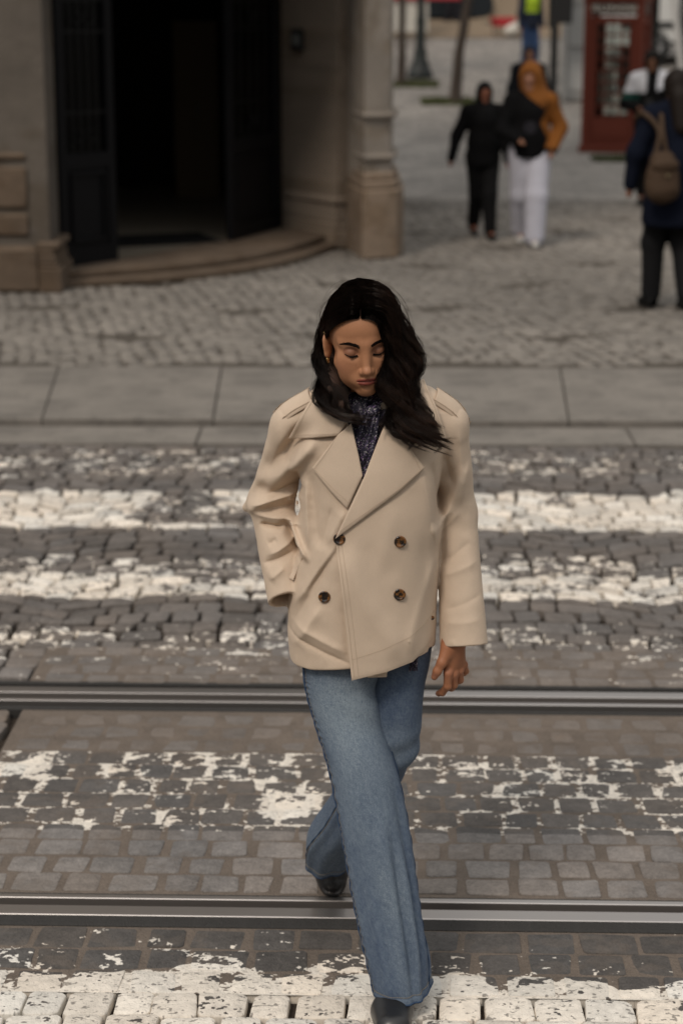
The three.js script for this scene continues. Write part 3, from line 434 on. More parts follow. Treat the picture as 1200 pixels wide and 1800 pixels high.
// the work site at the top of the square
{
  const r = rng(8), y0 = gy(49);
  const site = struct('bare_earth'); const g = new THREE.PlaneGeometry(60, 14, 60, 14); g.rotateX(-Math.PI / 2); g.translate(0, 0, bz(54)); const p = g.attributes.position;
  for (let i = 0; i < p.count; i++) { const D = CAM_Z - p.getZ(i), x = p.getX(i); p.setY(i, gy(D) + 0.02 + (D > 48 ? 0.06 + 0.1 * fbm(x, D, 2) : 0) + sstep(49.5, 52.5, D) * sstep(3.2, 4.2, x) * (1.5 + 0.5 * fbm(x * 0.8, D, 3))); } g.computeVertexNormals();
  part('earth', g, std(0.2, 0.155, 0.11, 1, bumpM(2, 0.05)), site);
  const wallD = 55, sw = thing('site_wall', 'long brown weathered wall closing the work site at the top of the square', 'wall', [6, gy(wallD) - 0.3, bz(wallD)]); part('wall_face', box(40, 3.4, 0.3, 0, 1.7, 0), std(0.105, 0.085, 0.07, 0.95, bumpM(1.5, 0.05)), sw); part('coping', box(40.1, 0.15, 0.4, 0, 3.45, 0), std(0.13, 0.11, 0.1, 0.9), sw); for (let i = -9; i < 10; i++) part('pier', box(0.35, 3.3, 0.36, i * 2.1, 1.65, 0.02), std(0.11, 0.09, 0.075, 0.95), sw);
  // pink banner frame with a red bottom rail
  let D = 47, t = thing('sign_board', 'pink sign board with a red bottom rail on white feet', 'sign', [pxX(707, D, 2), gy(D) + 0.15, bz(D)]);
  part('panel', box(0.95, 1.5, 0.06, -0.05, 1.62, 0, 0, 0.01), std(0.62, 0.2, 0.27, 0.6), t); part('corner_patch', box(0.36, 0.5, 0.07, 0.3, 2.0, 0, 0, 0.01), std(0.4, 0.08, 0.3, 0.6), t); part('rail', box(2.0, 0.2, 0.14, 0.35, 0.82, 0, 0, 0.02), std(0.42, 0.04, 0.05, 0.5), t); part('skirt', box(1.3, 0.72, 0.05, -0.05, 0.36, -0.04), std(0.55, 0.53, 0.48, 0.7), t); for (const s of [-0.5, 0.4]) part('foot', box(0.1, 0.75, 0.3, s, 0.37, 0.02), std(0.5, 0.49, 0.45, 0.7), t);
  // excavator, red barrow, white bag
  D = 50.5; t = thing('excavator', 'dark tracked excavator parked on the bare earth', 'excavator', [pxX(775, D, 2), gy(D) + 0.1, bz(D)], 0.2); const dk = std(0.02, 0.025, 0.03, 0.6), yl = std(0.3, 0.17, 0.06, 0.5);
  for (const s of [-0.6, 0.6]) { const sh = new THREE.Shape(); sh.absarc(-0.8, 0, 0.3, Math.PI / 2, Math.PI * 1.5); sh.absarc(0.8, 0, 0.3, -Math.PI / 2, Math.PI / 2); const q = new THREE.ExtrudeGeometry(sh, { depth: 0.35, bevelEnabled: true, bevelSize: 0.03, bevelThickness: 0.03, bevelSegments: 1 }); q.translate(0, 0.33, s - 0.17); part('track', q, dk, t); }
  const bodyx = part('engine_body', box(1.7, 0.7, 1.4, -0.1, 1.1, 0, 0, 0.08), dk, t); part('cab', join([box(0.75, 1.0, 0.7, 0.35, 1.9, 0.3, 0, 0.06)]), std(0.04, 0.055, 0.06, 0.3), t); part('counterweight', box(0.5, 0.5, 1.3, -0.95, 1.1, 0, 0, 0.1), yl, t); part('boom', tube([V(0.6, 1.3, -0.2), V(1.3, 2.5, -0.2), V(2.1, 2.3, -0.2)], 0.13, 12, 6), yl, t); part('bucket', box(0.4, 0.5, 0.6, 2.25, 0.9, -0.2, 0, 0.08), dk, t); part('dipper', tube([V(2.1, 2.3, -0.2), V(2.3, 1.6, -0.2), V(2.25, 1.0, -0.2)], 0.1, 8, 6), yl, t);
  D = 47.6; t = thing('wheelbarrow', 'bright red wheelbarrow on the bare earth by the brown wall', 'wheelbarrow', [pxX(884, D, 2), gy(D) + 0.02, bz(D)], 0.4); t.scale.setScalar(0.5); const rd = std(0.42, 0.03, 0.035, 0.5);
  { const s = new THREE.Shape([[-0.4, 0], [0.3, 0], [0.5, 0.4], [-0.55, 0.4]].map(([a, b]) => new THREE.Vector2(a, b))); const q = new THREE.ExtrudeGeometry(s, { depth: 0.6, bevelEnabled: true, bevelSize: 0.03, bevelThickness: 0.03, bevelSegments: 1 }); q.translate(0, 0.4, -0.3); part('tray', q, rd, t); part('wheel', new THREE.TorusGeometry(0.17, 0.05, 6, 14).translate(0.6, 0.22, 0), dk, t); for (const z of [-0.25, 0.25]) { part('handle', tube([V(0.6, 0.25, z * 0.3), V(-0.2, 0.42, z), V(-0.95, 0.6, z)], 0.02, 8, 5), dk, t); part('leg', box(0.04, 0.42, 0.04, -0.35, 0.21, z), dk, t); } }
  D = 47.2; const bag = nets(blend(0.15, ell(0, 0.28, 0, 0.34, 0.27, 0.3), ell(0.16, 0.45, 0.05, 0.18, 0.16, 0.18), ell(-0.15, 0.2, 0.1, 0.26, 0.19, 0.24)), [-0.6, -0.05, -0.5], [0.6, 0.8, 0.5], 0.05); t = thing('rubble_bag', 'pale bulging rubble bag beside the red wheelbarrow', 'bag', [pxX(902, D, 2), gy(D) + 0.02, bz(D)]); t.scale.setScalar(0.55); part('sack', bag, std(0.5, 0.47, 0.42, 0.9), t); part('tie', new THREE.TorusGeometry(0.08, 0.02, 5, 10).rotateX(1.57).translate(0.16, 0.6, 0.05), std(0.3, 0.28, 0.25, 0.9), t);
  // grey kiosk left of the telephone box, white van and scaffold to its right
  D = 37.5; t = thing('kiosk', 'narrow grey panelled kiosk directly behind the telephone box', 'kiosk', [pxX(1016, D, 1.5), gy(D), bz(D)]); const gk = std(0.3, 0.3, 0.29, 0.6); part('body', box(0.55, 2.6, 0.8, 0, 1.3, 0, 0, 0.02), gk, t); for (const y of [0.5, 1.3, 2.1]) part('panel', box(0.46, 0.68, 0.03, 0, y, 0.41, 0, 0.01), std(0.36, 0.36, 0.35, 0.6), t); part('roof', box(0.65, 0.1, 0.9, 0, 2.65, 0, 0, 0.02), gk, t);
  D = 43; t = thing('delivery_van', 'white delivery van parked behind the telephone box', 'van', [pxX(1195, D, 1.5), gy(D), bz(D)], 0.1); const wh = std(0.62, 0.62, 0.6, 0.4);
  { const s = new THREE.Shape([[-1.6, 0.35], [2.4, 0.35], [2.4, 0.95], [1.9, 1.15], [1.4, 2.0], [1.1, 2.1], [-1.6, 2.1]].map(([a, b]) => new THREE.Vector2(a, b))); const q = new THREE.ExtrudeGeometry(s, { depth: 1.8, bevelEnabled: true, bevelSize: 0.06, bevelThickness: 0.06, bevelSegments: 2 }); q.translate(0, 0, -0.9); part('body', q, wh, t); part('windscreen', box(0.9, 0.55, 1.7, 1.28, 1.62, 0, 0, 0.05), std(0.02, 0.025, 0.03, 0.15), t); part('side_trim', box(3.7, 0.14, 0.03, 0.3, 0.75, 0.965), std(0.05, 0.05, 0.05, 0.6), t); for (const x of [-0.8, 1.5]) for (const z of [-0.85, 0.85]) { const w = part('wheel', new THREE.CylinderGeometry(0.33, 0.33, 0.22, 18).rotateX(Math.PI / 2).translate(x, 0.33, z), std(0.02, 0.02, 0.02, 0.9), t); part('rim', new THREE.CylinderGeometry(0.18, 0.18, 0.23, 14).rotateX(Math.PI / 2).translate(x, 0.33, z), std(0.4, 0.4, 0.4, 0.4, { metalness: 0.7 }), w); } part('bumper', box(0.15, 0.25, 1.85, 2.45, 0.5, 0, 0, 0.03), std(0.06, 0.06, 0.06, 0.7), t); part('headlight', box(0.05, 0.18, 0.3, 2.42, 0.85, 0.65, 0, 0.02), std(0.7, 0.7, 0.7, 0.2), t); }
  D = 38.5; t = thing('scaffold', 'dark metal scaffold frame with a pale slanting brace beside the white van', 'scaffold', [pxX(1160, D, 1.5), gy(D), bz(D)]); const sm = std(0.045, 0.045, 0.045, 0.6); for (const x of [-0.28, 0.42]) for (const z of [-0.3, 0.3]) part('post', new THREE.CylinderGeometry(0.045, 0.045, 3.2, 8).translate(x, 1.6, z), sm, t); for (const y of [0.9, 1.9, 2.9]) for (const z of [-0.3, 0.3]) part('ledger', box(0.8, 0.06, 0.05, 0.07, y, z), sm, t); part('board', box(0.75, 0.05, 0.6, 0.07, 1.93, 0), std(0.2, 0.18, 0.15, 0.9), t); part('dark_sheet', box(0.4, 1.6, 0.02, -0.2, 1.0, -0.33), std(0.02, 0.022, 0.022, 0.9), t); part('brace', tube([V(0.05, 2.6, 0.36), V(0.22, 1.3, 0.36), V(0.4, 0.1, 0.36)], 0.06, 4, 8), std(0.55, 0.54, 0.52, 0.5), t);
}
// unseen terrace behind the camera, added to block low sky; shows in the steel
{
  const t = thing('added_terrace', 'unseen low row of plastered houses added behind the camera to block low sky', 'building', [0, 0, 0]), m = std(0.22, 0.2, 0.17, 0.9), gl = std(0.03, 0.035, 0.04, 0.2), fr = std(0.4, 0.38, 0.34, 0.7);
  part('wall', box(44, 7.4, 8, -4, 3.7, 26.5), m, t);
  for (let f = 0; f < 2; f++) for (let i = 0; i < 14; i++) { const w = part('window', box(1.2, 2.1, 0.06, -22 + i * 3 - 1, 2.2 + f * 3.4, 22.47), gl, t); part('frame', box(1.4, 0.12, 0.12, -22 + i * 3 - 1, 3.32 + f * 3.4, 22.44), fr, w); part('sill', box(1.5, 0.12, 0.2, -22 + i * 3 - 1, 1.08 + f * 3.4, 22.42), fr, w); }
  part('cornice', box(44.4, 0.5, 0.6, -4, 7.5, 22.4), fr, t);
}

// ---------- the walking woman ----------
const BX = 0.07;                                                  // base of the figure on the ground
const woman = thing('person', 'woman in beige double-breasted short trench coat and blue jeans, looking down while walking', 'person', [BX, 0, 0]);
const sh = (g) => { g.translate(-BX, 0, 0); return g; };
const poly = (pts) => { const n = pts.length - 1; return (t) => { const k = Math.min(n - 1, Math.floor(t * n)), f = t * n - k; return pts[k].map((v, i) => lerp(v, pts[k + 1][i], f)); }; };
// torso of the coat as rows [py, left px, right px, front depth, back depth] read at z = 0
const coatRows = [[676, 600, 712, 0.035, 0.05], [690, 572, 732, 0.055, 0.07], [720, 532, 772, 0.085, 0.09], [760, 524, 782, 0.108, 0.105], [820, 527, 780, 0.128, 0.115], [880, 529, 777, 0.137, 0.12], [950, 522, 772, 0.142, 0.125], [1000, 514, 769, 0.147, 0.13], [1060, 504, 766, 0.152, 0.14], [1110, 505, 764, 0.158, 0.145], [1160, 510, 762, 0.16, 0.15], [1230, 514, 762, 0.16, 0.15]].map(([py, l, r, df, db]) => { const a = at(l, py, 0), b = at(r, py, 0); return [a.y, (a.x + b.x) / 2, (b.x - a.x) / 2, df, db]; });
const rowAt = (y) => { let i = 0; while (i < coatRows.length - 2 && y < coatRows[i + 1][0]) i++; const a = coatRows[i], b = coatRows[i + 1], t = clamp((a[0] - y) / (a[0] - b[0])), s = t; return [1, 2, 3, 4].map((k) => lerp(a[k], b[k], s)); };
const yTop = coatRows[0][0];
const hemY = (x) => lerp(at(512, 1150, 0).y, at(763, 1124, 0).y, clamp((x - at(512, 1150, 0).x) / 0.34, -0.2, 1.2));
const joint = (px, py, z) => at(px, py, z);
const LS = [joint(566, 716, 0), joint(516, 751, -0.01), joint(476, 880, -0.07), joint(505, 1064, 0.055)];     // arm bent into the pocket
const RS = [joint(742, 713, 0), joint(782, 747, -0.01), joint(803, 900, -0.03), joint(815, 1134, 0.05)];       // hanging arm
const elbowTip = joint(433, 892, -0.09);
const fL0 = blend(0.02, capsule(LS[0], LS[1], 0.046, 0.05), capsule(LS[1], LS[2], 0.051, 0.052), capsule(LS[2], LS[3], 0.05, 0.044), capsule(LS[2], elbowTip, 0.042, 0.01));
const LEnd = joint(492, 1050, 0.07), LN = LS[3].clone().sub(LS[2]).normalize().add(V(0.1, 0, 0.22)).normalize();
const fL = (x, y, z) => { let d = fL0(x, y, z); const c = (x - LEnd.x) * LN.x + (y - LEnd.y) * LN.y + (z - LEnd.z) * LN.z; if (c > -0.08) { d = smax(d, c, 0.003); d = c > -0.06 ? smax(d, -(fL0(x, y, z) + 0.01), 0.003) : d; } return d; };
const RSd = RS[3].clone().sub(RS[2]).normalize(), REnd = RS[3].clone().addScaledVector(RSd, 0.08);
const fR = blend(0.02, capsule(RS[0], RS[1], 0.046, 0.049), capsule(RS[1], RS[2], 0.05, 0.043), capsule(RS[2], REnd, 0.0435, 0.058));
const neckA = V(0.052, 1.36, -0.02), neckB = V(0.05, 1.62, 0.03);
// folds: [x0, y0, x1, y1 in the photo, width px, height mm, kind]
const foldList = [
  [588, 962, 522, 1062, 13, 5, 'r'], [574, 992, 512, 1112, 12, -4, 'r'], [596, 962, 548, 1036, 8, -3, 'r'], [560, 1070, 520, 1135, 14, 4.5, 'r'],
  [606, 978, 646, 1066, 20, 6.5, 'r'], [646, 1066, 708, 1150, 22, 7, 'r'], [640, 985, 682, 1080, 14, -3, 'r'], [603, 1060, 612, 1150, 9, -2, 'r'],
  [512, 1122, 612, 1160, 6, -3.5, 'r'], [520, 1104, 600, 1138, 10, 4, 'r'], [620, 1166, 690, 1157, 4, -1.4, 'r'], [690, 1157, 762, 1106, 4, -1.4, 'r'],
  [704, 1128, 712, 1142, 7, -4, 'r'], [716, 1118, 726, 1140, 7, 4, 'r'], [762, 1000, 718, 1128, 12, 4, 'r'], [742, 960, 752, 1090, 12, -3, 'r'],
  [744, 840, 768, 960, 14, 5, 'r'], [760, 830, 772, 900, 9, -4, 'r'], [548, 850, 560, 960, 13, -4, 'r'], [536, 862, 540, 960, 9, 4, 'r'], [604, 900, 578, 952, 12, 4, 'r'], [582, 900, 566, 960, 9, -3, 'r'],
  [640, 960, 690, 1010, 16, -3, 'r'], [690, 900, 668, 1000, 18, 2.5, 'r'],
  // bent sleeve
  [540, 778, 470, 862, 12, -9, 's'], [470, 862, 428, 892, 9, -8, 's'], [528, 846, 462, 870, 8, -7, 'r'], [520, 866, 440, 886, 7, 6, 'r'], [524, 886, 470, 893, 6, -5, 'r'], [524, 880, 506, 876, 5, 5, 'r'], [462, 918, 496, 922, 5, -8, 'r'], [452, 902, 520, 908, 8, 6, 'r'], [505, 912, 533, 960, 6, -6, 's'], [478, 962, 522, 938, 8, 5, 'r'], [470, 978, 512, 962, 7, -5, 'r'], [478, 1000, 500, 982, 8, 4, 'r'], [474, 948, 486, 940, 7, -3, 'r'], [500, 760, 462, 840, 13, 4, 'r'], [520, 742, 500, 800, 8, -3, 'r'],
  // hanging sleeve
  [782, 800, 794, 850, 9, -6, 'r'], [800, 830, 776, 908, 11, -7, 's'], [822, 820, 808, 880, 9, 3, 'r'], [780, 930, 806, 900, 9, 4, 'r'], [779, 985, 820, 955, 9, -4, 'r'], [782, 1005, 832, 985, 10, 4, 'r'], [786, 1060, 838, 1040, 9, -3, 'r'], [784, 1082, 836, 1078, 10, 3, 'r'], [806, 760, 812, 830, 9, 3, 'r'], [792, 1110, 798, 1130, 7, 2, 'r'],
].map(([x0, y0, x1, y1, w, h, k]) => { const z = x0 < 530 && y0 < 1060 && y0 > 720 && x1 < 534 ? -0.02 : x0 > 774 && x1 > 774 ? 0.02 : 0.13, a = at(x0, y0, z), b = at(x1, y1, z); return { ax: a.x, ay: a.y, bx: b.x - a.x, by: b.y - a.y, l: Math.hypot(b.x - a.x, b.y - a.y), w: w / 750, h: h * (x0 < 545 && y0 < 1060 && y0 > 730 ? 2 : x0 > 775 ? (y0 > 920 ? 0.9 : 1.7) : 1.7) / 1000, s: k === 's' }; });
function folds(x, y) {
  let s = 0;
  for (const f of foldList) {
    const px = x - f.ax, py = y - f.ay; let t = (px * f.bx + py * f.by) / (f.l * f.l); if (t < -0.25 || t > 1.25) continue;
    const d = (px * f.by - py * f.bx) / f.l; if (Math.abs(d) > f.w * 3.4) continue;
    const q = d / f.w, e = sstep(-0.22, 0.2, t) * sstep(1.22, 0.8, t);
    s += f.h * e * (f.s ? q * Math.exp(0.5 - 0.5 * q * q) : Math.exp(-1.35 * (Math.sqrt(q * q + 0.05) - 0.2236)));
  }
  return s;
}
const vA = at(596, 690, 0.1), vB = at(722, 676, 0.1), vC = at(637, 848, 0.13);
const side = (a, b, x, y) => ((b.x - a.x) * (y - a.y) - (b.y - a.y) * (x - a.x)) / Math.hypot(b.x - a.x, b.y - a.y);
const pktA = at(503, 985, 0), pktB = at(497, 1075, 0);
function torsoSDF(x, y, z) {
  const [cx, hw, df, db] = rowAt(y), dz = z >= 0 ? df : db, a = Math.abs(x - cx) / hw, b = Math.abs(z) / dz, n = 2.45, q = Math.pow(Math.pow(a, n) + Math.pow(b, n), 1 / n);
  let d = (q - 1) * Math.min(hw, dz) * (0.75 + 0.25 * Math.min(1, hw / dz * 0.5));
  return smax(d, y - yTop, 0.02);
}
function coatSDF(x, y, z) {
  let d = torsoSDF(x, y, z);
  d = smax(d, hemY(x) - y, 0.006);
  d = smin(d, fR(x, y, z), x > 0.2 && y < 1.3 ? 0.01 : 0.02); 
  d = smin(d, fL(x, y, z), y < 1.25 ? 0.009 : 0.016);
  if (Math.abs(d) < 0.035) { if (z > -0.06) d -= folds(x, y) * sstep(-0.08, 0.0, z); d -= 0.004 * (noise3(x * 11 + 3, y * 9, z * 11) - 0.5) + 0.0022 * (noise3(x * 34, y * 26 + 9, z * 34) - 0.5) + 0.0012 * (noise3(x * 80, y * 60 + 3, z * 80) - 0.5); }
  const cut = (x - RS[3].x) * RSd.x + (y - RS[3].y) * RSd.y + (z - RS[3].z) * RSd.z; // cuff of the hanging sleeve
  if (x > 0.2 && cut > -0.1) { d = smax(d, cut, 0.003); d = smax(d, -(fR(x, y, z) + 0.01), 0.003) * (cut > -0.07 ? 1 : 0) + d * (cut > -0.07 ? 0 : 1); }
  // neck opening and the V between the lapels
  const nk = Math.hypot(x - lerp(neckA.x, neckB.x, (y - 1.36) / 0.26), z - lerp(neckA.z, neckB.z, (y - 1.36) / 0.26)) - 0.082;
  if (y > 1.3) d = smax(d, -Math.max(nk, 1.36 - y), 0.006);
  const tri = Math.max(side(vA, vB, x, y), side(vB, vC, x, y), side(vC, vA, x, y));
  const tr2 = Math.max(-side(vA, vB, x, y), -side(vB, vC, x, y), -side(vC, vA, x, y));
  d = smax(d, -Math.max(Math.min(tri, tr2), 0.06 - z), 0.004);
  return d;
}
function zFront(f, x, y, z0 = 0.3) { let z = z0, s = 0.012; for (let i = 0; i < 46; i++, z -= s) if (f(x, y, z) < 0) { let a = z, b = z + s; for (let k = 0; k < 7; k++) { const m = (a + b) / 2; f(x, y, m) < 0 ? a = m : b = m; } return (a + b) / 2; } return -0.25; }
const solid = (x, y, z) => { let d = smin(torsoSDF(x, y, z), fR(x, y, z), 0.03); d = smin(d, fL(x, y, z), 0.025); return d - (Math.abs(d) < 0.03 && z > 0 ? folds(x, y) * 0.8 : 0); };
function onCoat(px, py, off = 0) { let z = 0.1, p; for (let i = 0; i < 6; i++) { p = at(px, py, z); z = Math.max(zFront(solid, p.x, p.y), -0.1) + off; } return at(px, py, z); }

const tCloth = dataTex(512, 512, (i, j) => { const v = 0.5 + 0.22 * Math.sin((i + j) / 512 * Math.PI * 2 * 128) + 0.5 * (noise2(i * 0.9, j * 0.9) - 0.5); return [v, v, v]; });
const tClothC = dataTex(512, 512, (i, j) => { const a = 0.93 + 0.1 * tileN(i, j, 512, 6, 4) + 0.1 * (noise2(i * 0.8, j * 0.8) - 0.5); return [0.65 * a, 0.515 * a, 0.39 * a]; }, true);
const mCoat = new THREE.MeshPhysicalMaterial({ map: perM(tClothC, 0.25), roughness: 0.8, sheen: 0.25, sheenColor: col(0.9, 0.8, 0.68), sheenRoughness: 0.6, bumpMap: perM(tCloth, 0.2), bumpScale: 0.0009 });
const mLining = std(0.12, 0.085, 0.06, 0.8);
const mThread = std(0.5, 0.39, 0.29, 0.8);
const coat = part('coat', sh(nets(coatSDF, [-0.28, 0.72, -0.2], [0.36, 1.47, 0.25], 0.0036)), mCoat, woman);

// a stiff cloth piece lying on the coat: four boundary polylines in photo pixels (top, bottom share u; left, right share v), raised by off(u, v)
function sheet({ top, bottom, left, right, off, nu = 26, nv = 26, thick = 0.0035, base = solid, smooth = 3, name, parent = coat, mat = mCoat }) {
  const T = poly(top), B = poly(bottom), L = poly(left), R = poly(right), P = [], Z = [];
  for (let j = 0; j <= nv; j++) for (let i = 0; i <= nu; i++) {
    const u = i / nu, v = j / nv, q = [0, 1].map((k) => (1 - v) * T(u)[k] + v * B(u)[k] + (1 - u) * L(v)[k] + u * R(v)[k] - ((1 - u) * (1 - v) * T(0)[k] + u * (1 - v) * T(1)[k] + (1 - u) * v * B(0)[k] + u * v * B(1)[k]));
    let z = 0.1, p; for (let n = 0; n < 4; n++) { p = at(q[0], q[1], z); z = Math.max(zFront(base, p.x, p.y), -0.06); } P.push(q); Z.push(z);
  }
  for (let n = 0; n < smooth; n++) { const c = Z.slice(); for (let j = 0; j <= nv; j++) for (let i = 0; i <= nu; i++) { let s = 0, w = 0; for (let a = -1; a < 2; a++) for (let b = -1; b < 2; b++) { const J = j + a, I = i + b; if (J < 0 || I < 0 || J > nv || I > nu) continue; s += c[J * (nu + 1) + I]; w++; } Z[j * (nu + 1) + i] = Math.max(c[j * (nu + 1) + i] - 0.004, s / w); } }
  const pos = [], uv = [], idx = [], pt = [];
  P.forEach((q, k) => { const i = k % (nu + 1), j = Math.floor(k / (nu + 1)), u = i / nu, v = j / nv; pt.push(at(q[0], q[1], Z[k] + off(u, v))); });
  const nrm = (i, j) => { const g = (a, b) => pt[clamp(b, 0, nv) * (nu + 1) + clamp(a, 0, nu)], n = g(i + 1, j).clone().sub(g(i - 1, j)).cross(g(i, j - 1).clone().sub(g(i, j + 1))).normalize(); return n.z < 0 ? n.negate() : n; };
  const N = pt.map((p, k) => nrm(k % (nu + 1), Math.floor(k / (nu + 1)))), M = pt.length;
  const rim = (i, j) => i === 0 || j === 0 || i === nu || j === nv;
  for (const s of [0.5, -0.5]) pt.forEach((p, k) => { const e = rim(k % (nu + 1), Math.floor(k / (nu + 1))) ? 0.55 : 1; pos.push(p.x + N[k].x * thick * s * e, p.y + N[k].y * thick * s * e, p.z + N[k].z * thick * s * e); uv.push(p.x, p.y); });
  const W = nu + 1;
  for (let j = 0; j < nv; j++) for (let i = 0; i < nu; i++) { const a = j * W + i; idx.push(a, a + W, a + 1, a + 1, a + W, a + W + 1); idx.push(M + a, M + a + 1, M + a + W, M + a + 1, M + a + W + 1, M + a + W); }
  const loop = []; for (let i = 0; i < nu; i++) loop.push(i); for (let j = 0; j < nv; j++) loop.push(j * W + nu); for (let i = nu; i > 0; i--) loop.push(nv * W + i); for (let j = nv; j > 0; j--) loop.push(j * W);
  loop.forEach((a, k) => { const b = loop[(k + 1) % loop.length]; idx.push(a, b, M + a, b, M + b, M + a); });
  const m = part(name, sh(geom(pos, idx, uv)), mat, parent);
  m.userData.at = undefined;
  const grid = (u, v) => { const i = Math.min(nu - 1, Math.floor(u * nu)), j = Math.min(nv - 1, Math.floor(v * nv)), fu = u * nu - i, fv = v * nv - j, g = (a, b) => pt[b * W + a], n = N[j * W + i]; return g(i, j).clone().lerp(g(i + 1, j), fu).lerp(g(i, j + 1).clone().lerp(g(i + 1, j + 1), fu), fv).addScaledVector(n, thick * 0.5); };
  return { m, grid };
}
// a run of small stitches along a path on a sheet
function stitches(fn, n, parent, name = 'topstitch', r = 0.0006, mat = mThread) {
  const pts = []; for (let i = 0; i <= 160; i++) pts.push(fn(i / 160)); const len = pts.reduce((s, p, i) => i ? s + p.distanceTo(pts[i - 1]) : 0, 0), c = new THREE.CatmullRomCurve3(pts), k = n ?? Math.round(len / 0.0042), gs = [];
  for (let i = 0; i < k; i++) { const a = c.getPointAt(i / k), b = c.getPointAt(Math.min(1, (i + 0.72) / k)), g = new THREE.BoxGeometry(r * 2, r * 1.6, a.distanceTo(b)); g.lookAt(b.clone().sub(a)); g.translate((a.x + b.x) / 2, (a.y + b.y) / 2, (a.z + b.z) / 2); gs.push(g); }
  return stuff(part(name, sh(join(gs)), mat, parent));
}
const bulge = (e) => Math.pow(Math.sin(Math.PI * clamp(e)), 0.7);
// overlapping front panel with its free edge
const flap = sheet({ name: 'front_panel', nu: 34, nv: 44, thick: 0.003, smooth: 1,
  left: [[589, 946], [598, 1020], [609, 1110], [618, 1196]], right: [[750, 812], [770, 900], [768, 1000], [761, 1118]], top: [[589, 946], [650, 889], [700, 850], [750, 812]], bottom: [[618, 1196], [680, 1181], [725, 1163], [748, 1140], [761, 1118]],
  off: (u, v) => 0.0045 + 0.019 * Math.exp(-u * 6) * sstep(0.03, 0.5, v) * (1 - 0.35 * v) - 0.004 * u * u - 0.006 * sstep(0.9, 1, u) + 0.004 * sstep(0.75, 1, v) * (1 - u) });
for (const o of [0.018, 0.05]) stitches((t) => flap.grid(o, lerp(0.02, 0.985, t)), null, flap.m);
stitches((t) => flap.grid(lerp(0.02, 0.97, t), 0.865), null, flap.m);
// lapels
const lapR = sheet({ name: 'lapel', nu: 36, nv: 36, thick: 0.0045, smooth: 5, left: [[690, 712], [666, 770], [640, 838], [589, 947]], right: [[706, 768], [746, 823]], top: [[690, 712], [706, 768]], bottom: [[589, 947], [650, 902], [700, 865], [746, 823]],
  off: (u, v) => 0.009 + 0.009 * bulge(0.15 + 0.7 * u) * (1 - 0.6 * v) + 0.006 * (1 - v) * u });
const lapL = sheet({ name: 'lapel', nu: 30, nv: 30, thick: 0.0045, smooth: 5, left: [[594, 764], [548, 823]], right: [[617, 744], [630, 800], [637, 836], [610, 894]], top: [[594, 764], [617, 744]], bottom: [[548, 823], [580, 862], [610, 894]],
  off: (u, v) => 0.006 + 0.008 * bulge(0.2 + 0.6 * (1 - u)) * (1 - 0.5 * v) });
stitches((t) => lapR.grid(lerp(0.02, 0.97, t), 0.965), null, lapR.m); stitches((t) => lapR.grid(0.95, lerp(0.03, 0.96, t)), null, lapR.m);
stitches((t) => lapL.grid(0.05, lerp(0.03, 0.96, t)), null, lapL.m); stitches((t) => lapL.grid(lerp(0.03, 0.97, t), 0.95), null, lapL.m);
// collar leaves and the stand behind the neck
const colL = sheet({ name: 'collar', nu: 30, nv: 30, thick: 0.005, smooth: 6, top: [[567, 671], [606, 688]], left: [[567, 671], [535, 720], [507, 771]], bottom: [[507, 771], [550, 770], [594, 766]], right: [[606, 688], [618, 730], [594, 766]], off: (u, v) => 0.013 + 0.012 * (1 - v) * (1 - 0.5 * u) + 0.004 * bulge(v) });
const colR = sheet({ name: 'collar', nu: 30, nv: 30, thick: 0.005, smooth: 6, top: [[690, 690], [744, 666]], right: [[744, 666], [768, 718], [785, 772]], bottom: [[706, 768], [745, 772], [785, 772]], left: [[690, 690], [692, 724], [706, 768]], off: (u, v) => 0.013 + 0.012 * (1 - v) * (0.5 + 0.5 * u) + 0.004 * bulge(v) });
for (const c of [colL, colR]) { stitches((t) => c.grid(lerp(0.03, 0.97, t), 0.94), null, c.m); stitches((t) => c.grid(c === colL ? 0.06 : 0.94, lerp(0.03, 0.95, t)), null, c.m); }
{ const pos = [], idx = [], uv = [], n = 40; for (let i = 0; i <= n; i++) { const a = lerp(-0.25, Math.PI + 0.25, i / n), k = Math.sin(clamp((a + 0.25) / (Math.PI + 0.5)) * Math.PI); for (const [r, y] of [[0.075, 1.37], [0.073, 1.42 + 0.012 * k], [0.084, 1.432 + 0.014 * k], [0.1, 1.41 + 0.008 * k], [0.13, 1.37]]) { const x = 0.052 + Math.cos(a) * r, z = 0.0 - Math.sin(a) * r * 0.92; pos.push(x, y, z); uv.push(a * 0.1, y); } }
  for (let i = 0; i < n; i++) for (let j = 0; j < 4; j++) { const a = i * 5 + j; idx.push(a, a + 1, a + 5, a + 1, a + 6, a + 5); } part('collar_stand', sh(geom(pos, idx, uv)), new THREE.MeshPhysicalMaterial({ ...{ map: mCoat.map, roughness: 0.8, side: THREE.DoubleSide } }), coat); }
